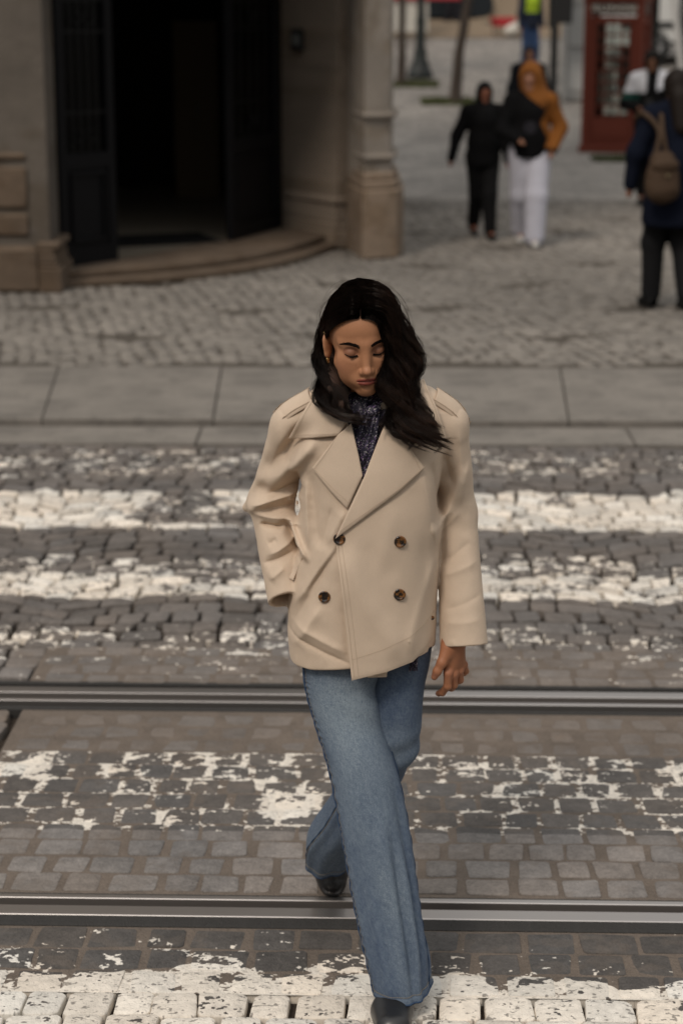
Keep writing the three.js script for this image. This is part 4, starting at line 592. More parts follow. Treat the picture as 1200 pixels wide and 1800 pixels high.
// shoulder straps with their loops
function strap(J, r0, r1, t1, a0, hw, front) {
  const pos = [], uv = [], idx = [], nL = 22, nW = 8, path = new THREE.CatmullRomCurve3([J[0], J[1], J[1].clone().lerp(J[2], 0.35)]);
  for (let i = 0; i <= nL; i++) { const t = i / nL * t1, c = path.getPointAt(t), d = path.getTangentAt(t), u = V(0, 1, 0).addScaledVector(d, -d.y).normalize(), f = V(0, 0, 1).addScaledVector(d, -d.z).normalize(); const w = hw * (i > nL - 3 ? 1 - 0.45 * (i - nL + 3) / 3 : 1), R = lerp(r0, r1, i / nL);
    for (let j = 0; j <= nW; j++) { const s = (j / nW - 0.5) * 2, a = a0 + s * w / R, e = 0.0085 - 0.002 * Math.pow(Math.abs(s), 6), p = c.clone().addScaledVector(u, Math.cos(a) * (R + e)).addScaledVector(f, Math.sin(a) * (R + e)); pos.push(p.x, p.y, p.z); uv.push(s * w, t * 0.2); } }
  const M = pos.length / 3; for (let k = 0; k < M; k++) { const i = Math.floor(k / (nW + 1)), c = path.getPointAt(i / nL * t1), p = V(pos[k * 3], pos[k * 3 + 1], pos[k * 3 + 2]), q = p.clone().lerp(c, 0.0045 / p.distanceTo(c)); pos.push(q.x, q.y, q.z); uv.push(uv[k * 2], uv[k * 2 + 1]); }
  const W = nW + 1; for (let i = 0; i < nL; i++) for (let j = 0; j < nW; j++) { const a = i * W + j; idx.push(a, a + 1, a + W, a + 1, a + W + 1, a + W, M + a, M + a + W, M + a + 1, M + a + 1, M + a + W, M + a + W + 1); }
  const loop = []; for (let j = 0; j < nW; j++) loop.push(j); for (let i = 0; i < nL; i++) loop.push(i * W + nW); for (let j = nW; j > 0; j--) loop.push(nL * W + j); for (let i = nL; i > 0; i--) loop.push(i * W); loop.forEach((a, k) => { const b = loop[(k + 1) % loop.length]; idx.push(a, M + a, b, b, M + a, M + b); });
  const e = part('epaulette', sh(geom(pos, idx, uv)), mCoat, coat);
  for (const s of [-0.8, 0.8]) stitches((t) => { const k = Math.min(nL - 1, Math.floor(t * (nL - 2) + 0.5)), j = s < 0 ? 1 : nW - 1, a = (k * W + j) * 3; return V(pos[a], pos[a + 1], pos[a + 2]).lerp(path.getPointAt(k / nL * t1), -0.0006 / r0); }, null, e);
  const t = t1 * 0.9, c = path.getPointAt(t), d = path.getTangentAt(t), u = V(0, 1, 0).addScaledVector(d, -d.y).normalize(), f = V(0, 0, 1).addScaledVector(d, -d.z).normalize(), pts = [];
  for (let k = 0; k <= 12; k++) { const s = (k / 12 - 0.5) * 2.5, a = a0 + s * hw / r1, R = r1 + 0.013 * Math.pow(Math.max(0, 1 - (s / 1.25) ** 4), 0.5) + 0.0005; pts.push(c.clone().addScaledVector(u, Math.cos(a) * R).addScaledVector(f, Math.sin(a) * R)); }
  const g = new THREE.TubeGeometry(new THREE.CatmullRomCurve3(pts), 24, 1, 6), p = g.attributes.position, cv = new THREE.CatmullRomCurve3(pts); for (let i = 0; i < p.count; i++) { const q = cv.getPointAt(Math.floor(i / 7) / 24), v = V(p.getX(i), p.getY(i), p.getZ(i)).sub(q), al = v.dot(d); v.addScaledVector(d, -al).multiplyScalar(0.0018).addScaledVector(d, al * 0.0065).add(q); p.setXYZ(i, v.x, v.y, v.z); } g.computeVertexNormals();
  part('strap_loop', sh(g), mCoat, coat);
}
strap(LS, 0.0465, 0.0515, 0.97, 0.5, 0.026);
strap(RS, 0.0465, 0.0505, 0.97, 0.5, 0.026);
// tortoiseshell buttons
const tHorn = dataTex(128, 128, (i, j) => { const n = fbm(i * 0.05 + 3, j * 0.05, 4), k = sstep(0.42, 0.62, n); return [lerp(0.012, 0.2, k), lerp(0.008, 0.085, k), lerp(0.006, 0.022, k)]; }, true);
const mHorn = new THREE.MeshPhysicalMaterial({ map: tHorn, roughness: 0.28, clearcoat: 0.6, clearcoatRoughness: 0.2 });
function button(px, py, r, lift, base) {
  const p = base ?? onCoat(px, py, lift), pr = [[0, 0.0016], [0.35, 0.0017], [0.62, 0.0024], [0.72, 0.0036], [0.88, 0.0038], [1, 0.0022], [0.98, 0.0004], [0.6, 0], [0, 0]].map(([a, b]) => new THREE.Vector2(a * r, b * r / 0.0135));
  const g = new THREE.LatheGeometry(pr, 28), uv = g.attributes.uv, q = g.attributes.position; for (let i = 0; i < uv.count; i++) uv.setXY(i, q.getX(i) * 18 + px * 0.13, q.getZ(i) * 18 + py * 0.31);
  g.rotateX(Math.PI / 2 - 0.06); g.rotateY((px - 640) * 0.0012); g.translate(p.x, p.y, p.z); const b = part('button', sh(g), mHorn, coat);
  return b;
}
button(594, 952, 0.0138, 0, flap.grid(0.035, 0.03)); button(703, 952, 0.0138, 0.0075); button(570, 1049, 0.0138, 0.004); button(702, 1045, 0.0138, 0.0078); button(759, 1086, 0.0052, 0.006);
// pocket welt, hem facing and the inner corner that shows below the flap
const welt = sheet({ name: 'pocket_welt', nu: 6, nv: 26, thick: 0.0025, smooth: 1, left: [[533, 956], [508, 1016]], right: [[541, 961], [515, 1021]], top: [[533, 956], [541, 961]], bottom: [[508, 1016], [515, 1021]], off: () => 0.0012 });
sheet({ name: 'hem_corner', nu: 10, nv: 8, thick: 0.003, smooth: 0, left: [[640, 1176], [646, 1191]], right: [[682, 1168], [679, 1190]], top: [[640, 1176], [682, 1168]], bottom: [[646, 1191], [679, 1190]], off: () => -0.022 });
// body: one continuous skin surface; head, hand and trunk are meshed on grids of their own and merged
const headM = new THREE.Matrix4().compose(V(0.042, 1.532, 0.048), new THREE.Quaternion().setFromEuler(new THREE.Euler(0.2, 0.12, 0.075, 'YXZ')), V(0.97, 0.97, 0.97)), headI = headM.clone().invert(), hl = (x, y, z) => V(x, y, z).applyMatrix4(headM);
const skinF = (() => {
  const cran = ell(0, 0.034, -0.006, 0.0735, 0.084, 0.094), fore = ell(0, 0.045, 0.046, 0.062, 0.056, 0.049), face = ell(0, -0.03, 0.032, 0.055, 0.082, 0.064), bucc = ell(0.033, -0.057, 0.056, 0.024, 0.03, 0.026);
  const jaw = blend(0.02, capsule(V(-0.048, -0.05, 0.012), V(-0.0105, -0.098, 0.073), 0.016, 0.0118), capsule(V(0.048, -0.05, 0.012), V(0.0105, -0.098, 0.073), 0.016, 0.0118)), chin = ell(0, -0.096, 0.077, 0.017, 0.0135, 0.0135);
  const cheek = ell(0.0395, -0.027, 0.064, 0.023, 0.026, 0.02), brow = capsule(V(0.01, 0.021, 0.0845), V(0.047, 0.02, 0.067), 0.011, 0.009);
  const bridge = capsule(V(0, 0.014, 0.0895), V(0, -0.034, 0.1055), 0.0068, 0.0078), tip = ell(0, -0.0405, 0.1085, 0.0098, 0.0085, 0.0105), ala = ell(0.0112, -0.0445, 0.0975, 0.006, 0.0068, 0.0085), nost = ell(0.0055, -0.0515, 0.106, 0.0032, 0.003, 0.004), colu = capsule(V(0, -0.047, 0.108), V(0, -0.051, 0.098), 0.0038, 0.004);
  const sock = ell(0.031, -0.001, 0.1, 0.018, 0.0135, 0.017), lid = ell(0.031, -0.0025, 0.0765, 0.0145, 0.0125, 0.0128), lidE = capsule(V(0.0195, -0.0065, 0.0865), V(0.043, -0.005, 0.08), 0.0014, 0.0012);
  const mound = ell(0, -0.068, 0.083, 0.03, 0.021, 0.0165), upL = blend(0.005, ell(0.0065, -0.0628, 0.0972, 0.0085, 0.0042, 0.0058), ell(0.014, -0.0652, 0.0925, 0.009, 0.0033, 0.005)), loL = blend(0.006, ell(0, -0.0728, 0.0962, 0.013, 0.0055, 0.0065), ell(0.009, -0.0715, 0.0935, 0.012, 0.0042, 0.0055)), slit = capsule(V(0, -0.0676, 0.1045), V(0.021, -0.0684, 0.0945), 0.0016, 0.0008), under = ell(0, -0.0835, 0.1, 0.012, 0.006, 0.009), phil = capsule(V(0, -0.0545, 0.1045), V(0, -0.0595, 0.105), 0.002, 0.0025);
  const ear = (() => { const o = new THREE.Matrix4().compose(V(0.0765, -0.007, -0.004), new THREE.Quaternion().setFromEuler(new THREE.Euler(-0.12, 0.62, -0.06)), V(1, 1, 1)).invert().elements, b = ell(0, -0.002, 0, 0.0075, 0.0275, 0.0175), c = ell(0.0065, 0.003, 0.003, 0.0055, 0.02, 0.0105), lo = ell(0, -0.024, 0.006, 0.005, 0.009, 0.008), tp = ell(0, 0.0095, -0.001, 0.0068, 0.0145, 0.0165); return (x, y, z) => { const X = o[0] * x + o[4] * y + o[8] * z + o[12], Y = o[1] * x + o[5] * y + o[9] * z + o[13], Z = o[2] * x + o[6] * y + o[10] * z + o[14]; return smax(smin(smin(b(X, Y, Z), tp(X, Y, Z), 0.004), lo(X, Y, Z), 0.006), -c(X, Y, Z), 0.004); }; })();
  return (x, y, z) => {
    const a = Math.abs(x); let d = smin(cran(x, y, z), fore(x, y, z), 0.02); d = smin(d, face(x, y, z), 0.025); d = smin(d, jaw(x, y, z), 0.022); d = smin(d, chin(x, y, z), 0.012); d = smin(d, cheek(a, y, z), 0.022); d = smin(d, bucc(a, y, z), 0.02); d = smin(d, brow(a, y, z), 0.014);
    if (z > 0.04) {
      d = smax(d, -sock(a, y, z), 0.013); d = smin(d, lid(a, y, z), 0.0035); d = smin(d, lidE(a, y, z), 0.002); d = smin(d, bridge(x, y, z), 0.017); d = smin(d, tip(x, y, z), 0.008); d = smin(d, ala(a, y, z), 0.0055); d = smin(d, colu(x, y, z), 0.004); d = smax(d, -nost(a, y, z), 0.002);
      d = smin(d, mound(x, y, z), 0.016); d = smax(d, -under(x, y, z), 0.008); d = smax(d, -phil(x, y, z), 0.003); d = smin(d, upL(a, y, z), 0.003); d = smin(d, loL(a, y, z), 0.003); d = smax(d, -slit(a, y, z), 0.002);
    }
    if (a > 0.05) d = smin(d, ear(a, y, z), 0.006);
    return d;
  };
})();
const neckLo = V(0.05, 1.37, -0.025).applyMatrix4(headI), neckUp = V(0, -0.045, -0.012), fNeck = capsule(neckLo, neckUp, 0.056, 0.05), clav = V(0.05, 1.345, 0.02).applyMatrix4(headI), fChest = ell(clav.x, clav.y - 0.02, clav.z - 0.02, 0.1, 0.05, 0.055);
const headF = (x, y, z) => smin(smin(skinF(x, y, z), fNeck(x, y, z), 0.022), fChest(x, y, z), 0.04);
const SK = [0.44, 0.208, 0.108], mixc = (a, b, t) => a.map((v, i) => lerp(v, b[i], t));
const blob = (x, y, z, cx, cy, cz, r) => Math.exp(-((x - cx) ** 2 + (y - cy) ** 2 + (z - cz) ** 2) / (r * r));
function skinPaint(x, y, z) {
  const a = Math.abs(x), n = noise3(x * 300, y * 300, z * 300), n2 = noise3(x * 45, y * 45, z * 45); let c = SK.map((v) => v * (0.93 + 0.08 * n + 0.07 * n2));
  if (z > 0.05) {
    c = mixc(c, [0.42, 0.17, 0.105], 0.5 * blob(a, y, z, 0.045, -0.036, 0.07, 0.02) + 0.35 * blob(x, y, z, 0, -0.043, 0.112, 0.012));
    const lidk = sstep(1.25, 0.85, Math.hypot((a - 0.032) / 0.0165, (y - 0.002) / 0.0125)); c = mixc(c, [0.22, 0.092, 0.055], 0.75 * lidk);
    const lu = Math.hypot((a - 0.007) / 0.017, (y + 0.0655) / 0.0052), ll = Math.hypot(a / 0.0205, (y + 0.0718) / 0.0066), lk = sstep(1.15, 0.9, Math.min(lu, ll)); c = mixc(c, [0.25, 0.06, 0.042], lk * (z > 0.085 ? 1 : 0)); 
    if (Math.abs(y + 0.0678) < 0.0011 && a < 0.021 && z > 0.088) c = mixc(c, [0.07, 0.02, 0.02], 0.8);
  }
  return c;
}
const mSkin = new THREE.MeshPhysicalMaterial({ vertexColors: true, roughness: 0.52, specularIntensity: 0.7 });
const woman2 = (() => {
  const head = nets(headF, [-0.11, -0.2, -0.13], [0.11, 0.135, 0.135], 0.0023, skinPaint); head.applyMatrix4(headM);
  // hand of the hanging arm
  const h = (px, py, z) => at(px, py, z), W = h(797, 1124, 0.055), K = [h(787, 1184, 0.072), h(797, 1186, 0.06), h(807, 1180, 0.045), h(815, 1168, 0.03)];
  const fingers = [[K[0], h(786, 1206, 0.068), h(777, 1217, 0.05), h(770, 1219, 0.036)], [K[1], h(797, 1204, 0.05), h(793, 1209, 0.026), h(786, 1203, 0.012)], [K[2], h(808, 1195, 0.034), h(804, 1197, 0.012), h(798, 1190, 0.002)], [K[3], h(818, 1180, 0.018), h(815, 1183, 0.0), h(810, 1177, -0.008)]], fr = [0.0092, 0.0092, 0.0087, 0.0075];
  const palm = blend(0.014, capsule(W, h(789, 1176, 0.06), 0.0235, 0.0135), capsule(W, h(799, 1176, 0.048), 0.0235, 0.0135), capsule(W, h(810, 1168, 0.034), 0.0225, 0.012), capsule(h(797, 1100, 0.048), W, 0.026, 0.023));
  const thumb = blend(0.006, capsule(h(786, 1142, 0.07), h(776, 1165, 0.082), 0.0165, 0.0115), capsule(h(776, 1165, 0.082), h(768, 1180, 0.084), 0.0112, 0.0098), capsule(h(768, 1180, 0.084), h(763, 1190, 0.082), 0.0098, 0.0078));
  const fg = fingers.map((p, i) => blend(0.004, capsule(p[0], p[1], fr[i] * 1.12, fr[i]), capsule(p[1], p[2], fr[i], fr[i] * 0.92), capsule(p[2], p[3], fr[i] * 0.92, fr[i] * 0.76)));
  const nail = h(763, 1188, 0.092);
  const handF = (x, y, z) => { let d = smin(palm(x, y, z), thumb(x, y, z), 0.014); let f = 9; for (let i = 0; i < 4; i++) f = Math.min(f, fg[i](x, y, z)); d = smin(d, f, 0.009); for (const k of K) { const q = Math.hypot(x - k.x, y - k.y, z - k.z - 0.004); d -= 0.0016 * Math.exp(-q * q / 6e-5); } return d; };
  const lo = h(748, 1232, 0), hi = h(830, 1095, 0), hand = nets(handF, [lo.x, lo.y - 0.01, -0.04], [hi.x, hi.y, 0.115], 0.0024, (x, y, z) => { const n = noise3(x * 200, y * 200, z * 200), k = Math.max(...K.map((q) => Math.exp(-((x - q.x) ** 2 + (y - q.y) ** 2 + (z - q.z) ** 2) / 1.2e-4)), Math.exp(-((x - nail.x) ** 2 + (y - nail.y) ** 2) / 5e-5)); return mixc(SK.map((v, i) => v * [0.86, 0.78, 0.78][i] * (0.93 + 0.14 * n)), [0.36, 0.15, 0.1], 0.55 * k); });
  // trunk, legs and arms under the clothes
  const j = (px, py, z) => at(px, py, z), hipL = j(606, 1150, 0.03), hipR = j(698, 1150, 0), kneeL = j(636, 1340, 0.12), ankL = j(700, 1740, 0.27), kneeR = j(688, 1312, 0.05), ankR = j(580, 1500, -0.26), pel = V(0.06, 0.88, 0.0);
  const trunk = blend(0.05, capsule(V(0.055, 1.3, -0.01), pel, 0.085, 0.1), capsule(LS[0].clone().lerp(LS[1], 0.6).add(V(0, -0.01, -0.015)), RS[0].clone().lerp(RS[1], 0.6).add(V(0, -0.01, -0.015)), 0.026, 0.026), capsule(LS[1].clone().add(V(0.01, -0.01, -0.01)), LS[2], 0.022, 0.02), capsule(LS[2], LS[3].clone().lerp(LS[2], 0.35), 0.022, 0.018), capsule(LS[3].clone().lerp(LS[2], 0.35), LS[3].clone().add(V(0.05, 0.02, 0)), 0.018, 0.016), capsule(LS[3].clone().add(V(0.05, 0.02, 0)), j(570, 1110, 0.09), 0.018, 0.018), capsule(RS[1].clone().add(V(-0.01, -0.01, -0.01)), RS[2], 0.022, 0.019), capsule(RS[2], W, 0.021, 0.021), capsule(pel, hipL, 0.08, 0.055), capsule(pel, hipR, 0.08, 0.05), capsule(hipL, kneeL, 0.052, 0.042), capsule(kneeL, ankL, 0.04, 0.03), capsule(hipR, kneeR, 0.048, 0.036), capsule(kneeR, ankR, 0.034, 0.024));
  const rest = nets(trunk, [-0.24, -0.02, -0.4], [0.4, 1.37, 0.4], 0.013, () => SK);
  return part('body', sh(mergeGeometries([head, hand, rest])), mSkin, woman);
})();
const HM = (v) => { const q = v.clone().applyMatrix4(headM); q.x -= BX; return q; };
const zSkin = (x, y) => { let z = 0.14; while (z > 0 && skinF(x, y, z) > 0) z -= 0.0007; return z; };
{ // eyebrows, lashes, earrings
  const r = rng(41), mHairD = std(0.01, 0.006, 0.0045, 0.7), strand = (pts, rad) => { const g = new THREE.TubeGeometry(new THREE.CatmullRomCurve3(pts), 5, rad, 3); return g; };
  for (const s of [-1, 1]) {
    const g = []; for (let i = 0; i < 300; i++) { const t = r(), w = (r() - 0.5) * lerp(0.0088, 0.0026, t * t), X = lerp(0.0125, 0.05, t), Y = 0.0158 + 0.0085 * Math.sin(t * 2.1) - 0.003 * t * t + w, dx = 0.005 + 0.002 * r(), dy = lerp(0.003, -0.0012, t) + (r() - 0.5) * 0.001, P = (x, y) => HM(V(s * x, y, zSkin(s * x, y) + 0.0006)); g.push(strand([P(X, Y), P(X + dx * 0.5, Y + dy * 0.6), P(X + dx, Y + dy)], 0.00032)); }
    part('eyebrow', join(g), mHairD, woman);
    const l = []; for (let i = 0; i < 30; i++) { const t = i / 45, X = lerp(0.0185, 0.0445, t), Y = -0.0068 - 0.0022 * Math.sin(t * Math.PI) + 0.003 * t * t, z = zSkin(s * X, Y), L = 0.0034 + 0.0006 * t + 0.001 * r(), o = s * (X - 0.029) * 0.25; l.push(strand([HM(V(s * X, Y, z)), HM(V(s * X + o * 0.5, Y - L * 0.45, z + L * 0.55)), HM(V(s * X + o, Y - L * 0.62 + 0.001, z + L))], 0.00042)); }
    const ln = []; for (let i = 0; i <= 14; i++) { const t = i / 14, X = lerp(0.0175, 0.0455, t), Y = -0.0065 - 0.0022 * Math.sin(t * Math.PI) + 0.003 * t * t; ln.push(HM(V(s * X, Y, zSkin(s * X, Y) + 0.0002))); } l.push(new THREE.TubeGeometry(new THREE.CatmullRomCurve3(ln), 20, 0.0013, 4));
    part('eyelashes', join(l), mHairD, woman);
  }
  const gold = new THREE.MeshStandardMaterial({ color: col(0.75, 0.5, 0.22), metalness: 1, roughness: 0.25 }), hoop = (x, y, z, R, r2) => { const g = new THREE.TorusGeometry(R, r2, 8, 20); g.rotateY(1.2); const p = HM(V(x, y, z)); g.translate(p.x, p.y, p.z); part('earring', g, gold, woman); };
  hoop(-0.078, -0.043, 0.004, 0.005, 0.0017); hoop(-0.077, -0.049, 0.003, 0.0035, 0.0015); hoop(-0.0815, 0.018, -0.008, 0.0035, 0.0007);
}
// blouse with its knotted neck band, seen between the lapels
const tFloral = (() => { const r = rng(6), n = 256, f = []; for (let i = 0; i < 520; i++) f.push([r() * n, r() * n, 2 + r() * 4.5, r(), r() * 6.28]); const buf = new Float32Array(n * n).fill(-1); f.forEach(([x, y, s, k, a], id) => { for (let dy = -7; dy <= 7; dy++) for (let dx = -7; dx <= 7; dx++) { const ca = Math.cos(a), sa = Math.sin(a), u = dx * ca + dy * sa, v = -dx * sa + dy * ca, th = Math.atan2(v, u), R = s * (0.45 + 0.55 * Math.abs(Math.cos(th * 2.5))); if (Math.hypot(u, v * 1.3) < R) buf[(((y + dy) | 0) + n) % n * n + (((x + dx) | 0) + n) % n] = k; } });
  return dataTex(n, n, (i, j) => { const k = buf[j * n + i]; return k < 0 ? [0.016, 0.014, 0.03] : k < 0.32 ? [0.4, 0.38, 0.38] : k < 0.55 ? [0.16, 0.085, 0.22] : k < 0.75 ? [0.05, 0.045, 0.1] : [0.22, 0.2, 0.26]; }, true); })();
const mFloral = new THREE.MeshStandardMaterial({ map: perM(tFloral, 0.085), roughness: 0.55 });
{
  const A = V(0.05, 1.34, 0.02), f = blend(0.03, capsule(V(0.052, 1.36, 0.0), V(0.056, 1.2, 0.028), 0.07, 0.085), capsule(V(0.056, 1.2, 0.028), V(0.06, 0.95, 0.01), 0.085, 0.095));
  const pl = (x, y, z) => f(x, y, z) + 0.004 * Math.sin((x - 0.05) * 210 + 6 * fbm(x * 20, y * 9, 2)) * sstep(0.03, 0.08, z);
  const bl = part('blouse', sh(nets(pl, [-0.08, 0.86, -0.12], [0.2, 1.45, 0.14], 0.005)), mFloral, woman);
  const band = []; for (let i = 0; i <= 30; i++) { const a = i / 30 * Math.PI * 2; band.push(V(0.054 + Math.sin(a) * 0.07, 1.392 - 0.045 * Math.cos(a), 0.0 + Math.cos(a) * 0.074)); }
  part('neck_band', sh(tube(band, 0.0165, 60, 8, true)), mFloral, bl);
  const ribbon = (px, w) => { const c = new THREE.CatmullRomCurve3(px.map(([x, y, z]) => at(x, y, z))), pos = [], uv = [], idx = [], n = 26, m = 6; for (let i = 0; i <= n; i++) { const p = c.getPointAt(i / n); for (let j = 0; j <= m; j++) { const s = (j / m - 0.5) * w * (0.7 + 0.5 * i / n); pos.push(p.x + s, p.y - Math.abs(s) * 0.1, p.z + 0.005 * Math.sin(j * 2.1 + i * 0.25)); uv.push(s, i / n * 0.16); } } for (let i = 0; i < n; i++) for (let j = 0; j < m; j++) { const a = i * (m + 1) + j; idx.push(a, a + m + 1, a + 1, a + 1, a + m + 1, a + m + 2); } return sh(geom(pos, idx, uv)); };
  const mF2 = mFloral.clone(); mF2.side = THREE.DoubleSide;
  part('neck_tie', ribbon([[660, 712, 0.085], [652, 760, 0.105], [646, 800, 0.112], [640, 846, 0.108]], 0.03), mF2, bl); part('neck_tie', ribbon([[652, 716, 0.08], [638, 752, 0.1], [632, 790, 0.105], [634, 835, 0.1]], 0.026), mF2, bl);
  part('knot', sh(nets(blend(0.01, ell(...at(655, 722, 0.088).toArray(), 0.017, 0.014, 0.013)), [at(655, 722, 0.088).x - 0.03, at(655, 722, 0.088).y - 0.03, 0.05], [at(655, 722, 0.088).x + 0.03, at(655, 722, 0.088).y + 0.03, 0.12], 0.004)), mFloral, bl);
  part('tail', ribbon([[735, 1130, 0.11], [730, 1150, 0.115], [727, 1166, 0.115], [726, 1179, 0.112]], 0.017), mF2, bl);
}
// hair: a dark underlying mass and several thousand strands swept from the parting
{
  const r = rng(97), G = (list) => list.map(([x, y, z]) => at(x, y, z));
  const left = [
    G([[630, 561, 0.136], [610, 565, 0.13], [592, 578, 0.104], [580, 586, 0.04], [572, 618, -0.03], [575, 658, 0.04], [588, 700, 0.115], [606, 732, 0.12], [636, 746, 0.13]]),
    G([[633, 524, 0.106], [601, 530, 0.094], [579, 560, 0.05], [572, 598, -0.025], [570, 640, -0.01], [574, 685, 0.085], [590, 718, 0.115], [612, 738, 0.12], [640, 738, 0.13]]),
    G([[632, 489, 0.015], [596, 500, 0.018], [576, 545, -0.012], [571, 600, -0.035], [567, 648, -0.005], [571, 690, 0.065], [580, 714, 0.1], [594, 732, 0.11], [612, 746, 0.125]])];
  const right = [
    G([[635, 561, 0.136], [655, 563, 0.137], [668, 577, 0.13], [673, 605, 0.123], [682, 640, 0.12], [679, 682, 0.117], [694, 724, 0.125], [714, 758, 0.135], [744, 782, 0.14]]),
    G([[634, 524, 0.108], [668, 528, 0.106], [692, 556, 0.09], [702, 600, 0.085], [713, 640, 0.08], [710, 688, 0.09], [724, 730, 0.118], [742, 766, 0.135], [762, 780, 0.135]]),
    G([[627, 489, 0.015], [670, 496, 0.018], [694, 525, 0.01], [710, 570, 0.0], [722, 618, -0.005], [730, 652, 0.01], [724, 692, 0.05], [744, 732, 0.1], [766, 756, 0.122]])];
  const across = (F, s, k) => { const a = F[0][k], b = F[1][k], c = F[2][k], w0 = (1 - s) * (1 - 2 * s), w1 = 4 * s * (1 - s), w2 = s * (2 * s - 1); return V(a.x * w0 + b.x * w1 + c.x * w2, a.y * w0 + b.y * w1 + c.y * w2, a.z * w0 + b.z * w1 + c.z * w2); };
  const hub = hl(0, 0.03, 0), pos = [], nor = [], colr = [], idx = [], NP = 26, R3 = [0, 2.094, 4.189];
  function strand(pts, rad, tone) {
    const c = new THREE.CatmullRomCurve3(pts, false, 'centripetal'), base = pos.length / 3;
    for (let i = 0; i <= NP; i++) {
      const t = i / NP, p = c.getPoint(t), d = c.getTangent(t), u = V(0.3, 0.2, 1).addScaledVector(d, -(0.3 * d.x + 0.2 * d.y + d.z)).normalize(), w = d.clone().cross(u), R = rad * (t > 0.75 ? lerp(1, 0.25, (t - 0.75) / 0.25) : 1);
      for (const a of R3) { const nx = u.x * Math.cos(a) + w.x * Math.sin(a), ny = u.y * Math.cos(a) + w.y * Math.sin(a), nz = u.z * Math.cos(a) + w.z * Math.sin(a); pos.push(p.x + nx * R - BX, p.y + ny * R, p.z + nz * R); nor.push(nx, ny, nz); const k = tone * lerp(0.85, 1.35, t * t); colr.push(0.13 * k, 0.074 * k * (0.97 - 0.1 * t), 0.052 * k * (0.95 - 0.2 * t)); }
      if (i) for (let j = 0; j < 3; j++) { const a = base + (i - 1) * 3 + j, b = base + (i - 1) * 3 + (j + 1) % 3; idx.push(a, a + 3, b, b, a + 3, b + 3); }
    }
  }
  const ZN = 64, zx0 = -0.08, zx1 = 0.26, zy0 = 1.22, zy1 = 1.5, ZG = new Float32Array(ZN * ZN); for (let j = 0; j < ZN; j++) for (let i = 0; i < ZN; i++) ZG[j * ZN + i] = zFront(solid, lerp(zx0, zx1, i / (ZN - 1)), lerp(zy0, zy1, j / (ZN - 1))) + 0.03;
  const zCollar = (x, y) => { const i = Math.round(clamp((x - zx0) / (zx1 - zx0)) * (ZN - 1)), j = Math.round((y - zy0) / (zy1 - zy0) * (ZN - 1)); return j >= ZN || j < 0 ? -1 : ZG[j * ZN + i]; };
  function side(F, sgn, clumps, per) {
    for (let c = 0; c < clumps; c++) {
      const s = clamp((c + r()) / clumps), ph = 5 * s + 1.4 * r(), fr = 2.1 + r() * 0.4, hi = r() < 0.16 ? 2.2 : 1, depth = Math.pow(r(), 1.6) * 0.02, spread = 0.005 + 0.009 * r(), tone = (0.45 + 0.9 * r() * r()) * hi, curl = 0.009 + 0.009 * r(), tipX = (r() - 0.62) * (sgn > 0 ? 0.075 : 0.02), tipY = (r() - 0.4) * 0.03, len = sgn < 0 ? 0.8 + 0.2 * r() : 0.8 + 0.24 * r(), ox = (r() - 0.5) * 0.012, oz = (r() - 0.5) * 0.02, tw = r() * 6.28;
      for (let n = 0; n < per; n++) {
        const a = r() * 6.28, q = Math.sqrt(r()), pts = [], sj = clamp(s + (r() - 0.5) * 0.07), ll = len * (0.9 + 0.14 * r());
        for (let k = 0; k <= 10; k++) {
          const t = k / 10 * ll * 8, k0 = Math.min(7, Math.floor(t)), f = t - k0, p = across(F, sj, k0).lerp(across(F, sj, k0 + 1), f), g = sstep(0.5, 4, t), e = spread * (1 - 0.86 * sstep(4, 7.6, t)) * g + 0.0025;
          p.x += Math.cos(a + tw * t * 0.1) * q * e + (ox + curl * (1 + 0.6 * sstep(2.5, 5, t)) * Math.sin(ph + t * fr)) * g; p.z += Math.sin(a + tw * t * 0.1) * q * e + (oz + curl * 0.7 * Math.cos(ph + t * fr)) * g; p.x += tipX * sstep(4.6, 7.6, t); p.y += tipY * sstep(6, 8, t) + Math.sin(a * 2.3) * q * e * 0.4 + 0.003 * Math.sin(ph * 2 + t * fr) * g;
          const inn = depth * g * (1 - 0.5 * sstep(5, 8, t)); p.add(hub.clone().setY(p.y).sub(p).setY(0).normalize().multiplyScalar(inn));
          if (t < 4.5) { const l = p.clone().applyMatrix4(headI), dd = skinF(l.x, l.y, l.z), min = 0.004 + 0.006 * Math.min(1, t) * (0.3 + 0.7 * q); if (dd < min) p.add(p.clone().sub(hub).normalize().multiplyScalar(min - dd)); }
          if (t > 3) p.lift = Math.max(0, zCollar(p.x, p.y) + 0.006 + 0.012 * q * (0.5 + 0.5 * Math.sin(a)) - p.z); else p.lift = 0;
          pts.push(p);
        }
        for (let m = 0; m < 2; m++) { const L = pts.map((p) => p.lift); pts.forEach((p, i) => { p.lift = Math.max(L[i], (L[Math.max(0, i - 1)] + 2 * L[i] + L[Math.min(10, i + 1)]) / 4); }); } for (const p of pts) p.z += Math.min(p.lift, 0.12);
        strand(pts, 0.00036 + 0.00026 * r(), tone * (0.8 + 0.4 * r()));
      }
    }
  }
  side(left, -1, 78, 34); side(right, 1, 110, 36);
  for (let i = 0; i < 46; i++) { const F = r() < 0.4 ? left : right, s = r(), o = 0.008 + 0.014 * r(), pts = []; for (let k = 0; k < 9; k++) { const p = across(F, s, k), g = sstep(0, 2, k); p.add(p.clone().sub(hub).setY(0).normalize().multiplyScalar(o * g)); p.x += 0.006 * Math.sin(k * 1.7 + i) * g; p.y += 0.004 * Math.sin(k * 2.1 + i * 2) * g; pts.push(p); } strand(pts.slice(0, 6 + Math.floor(r() * 3)), 0.00028, 1.1); }   // flyaways
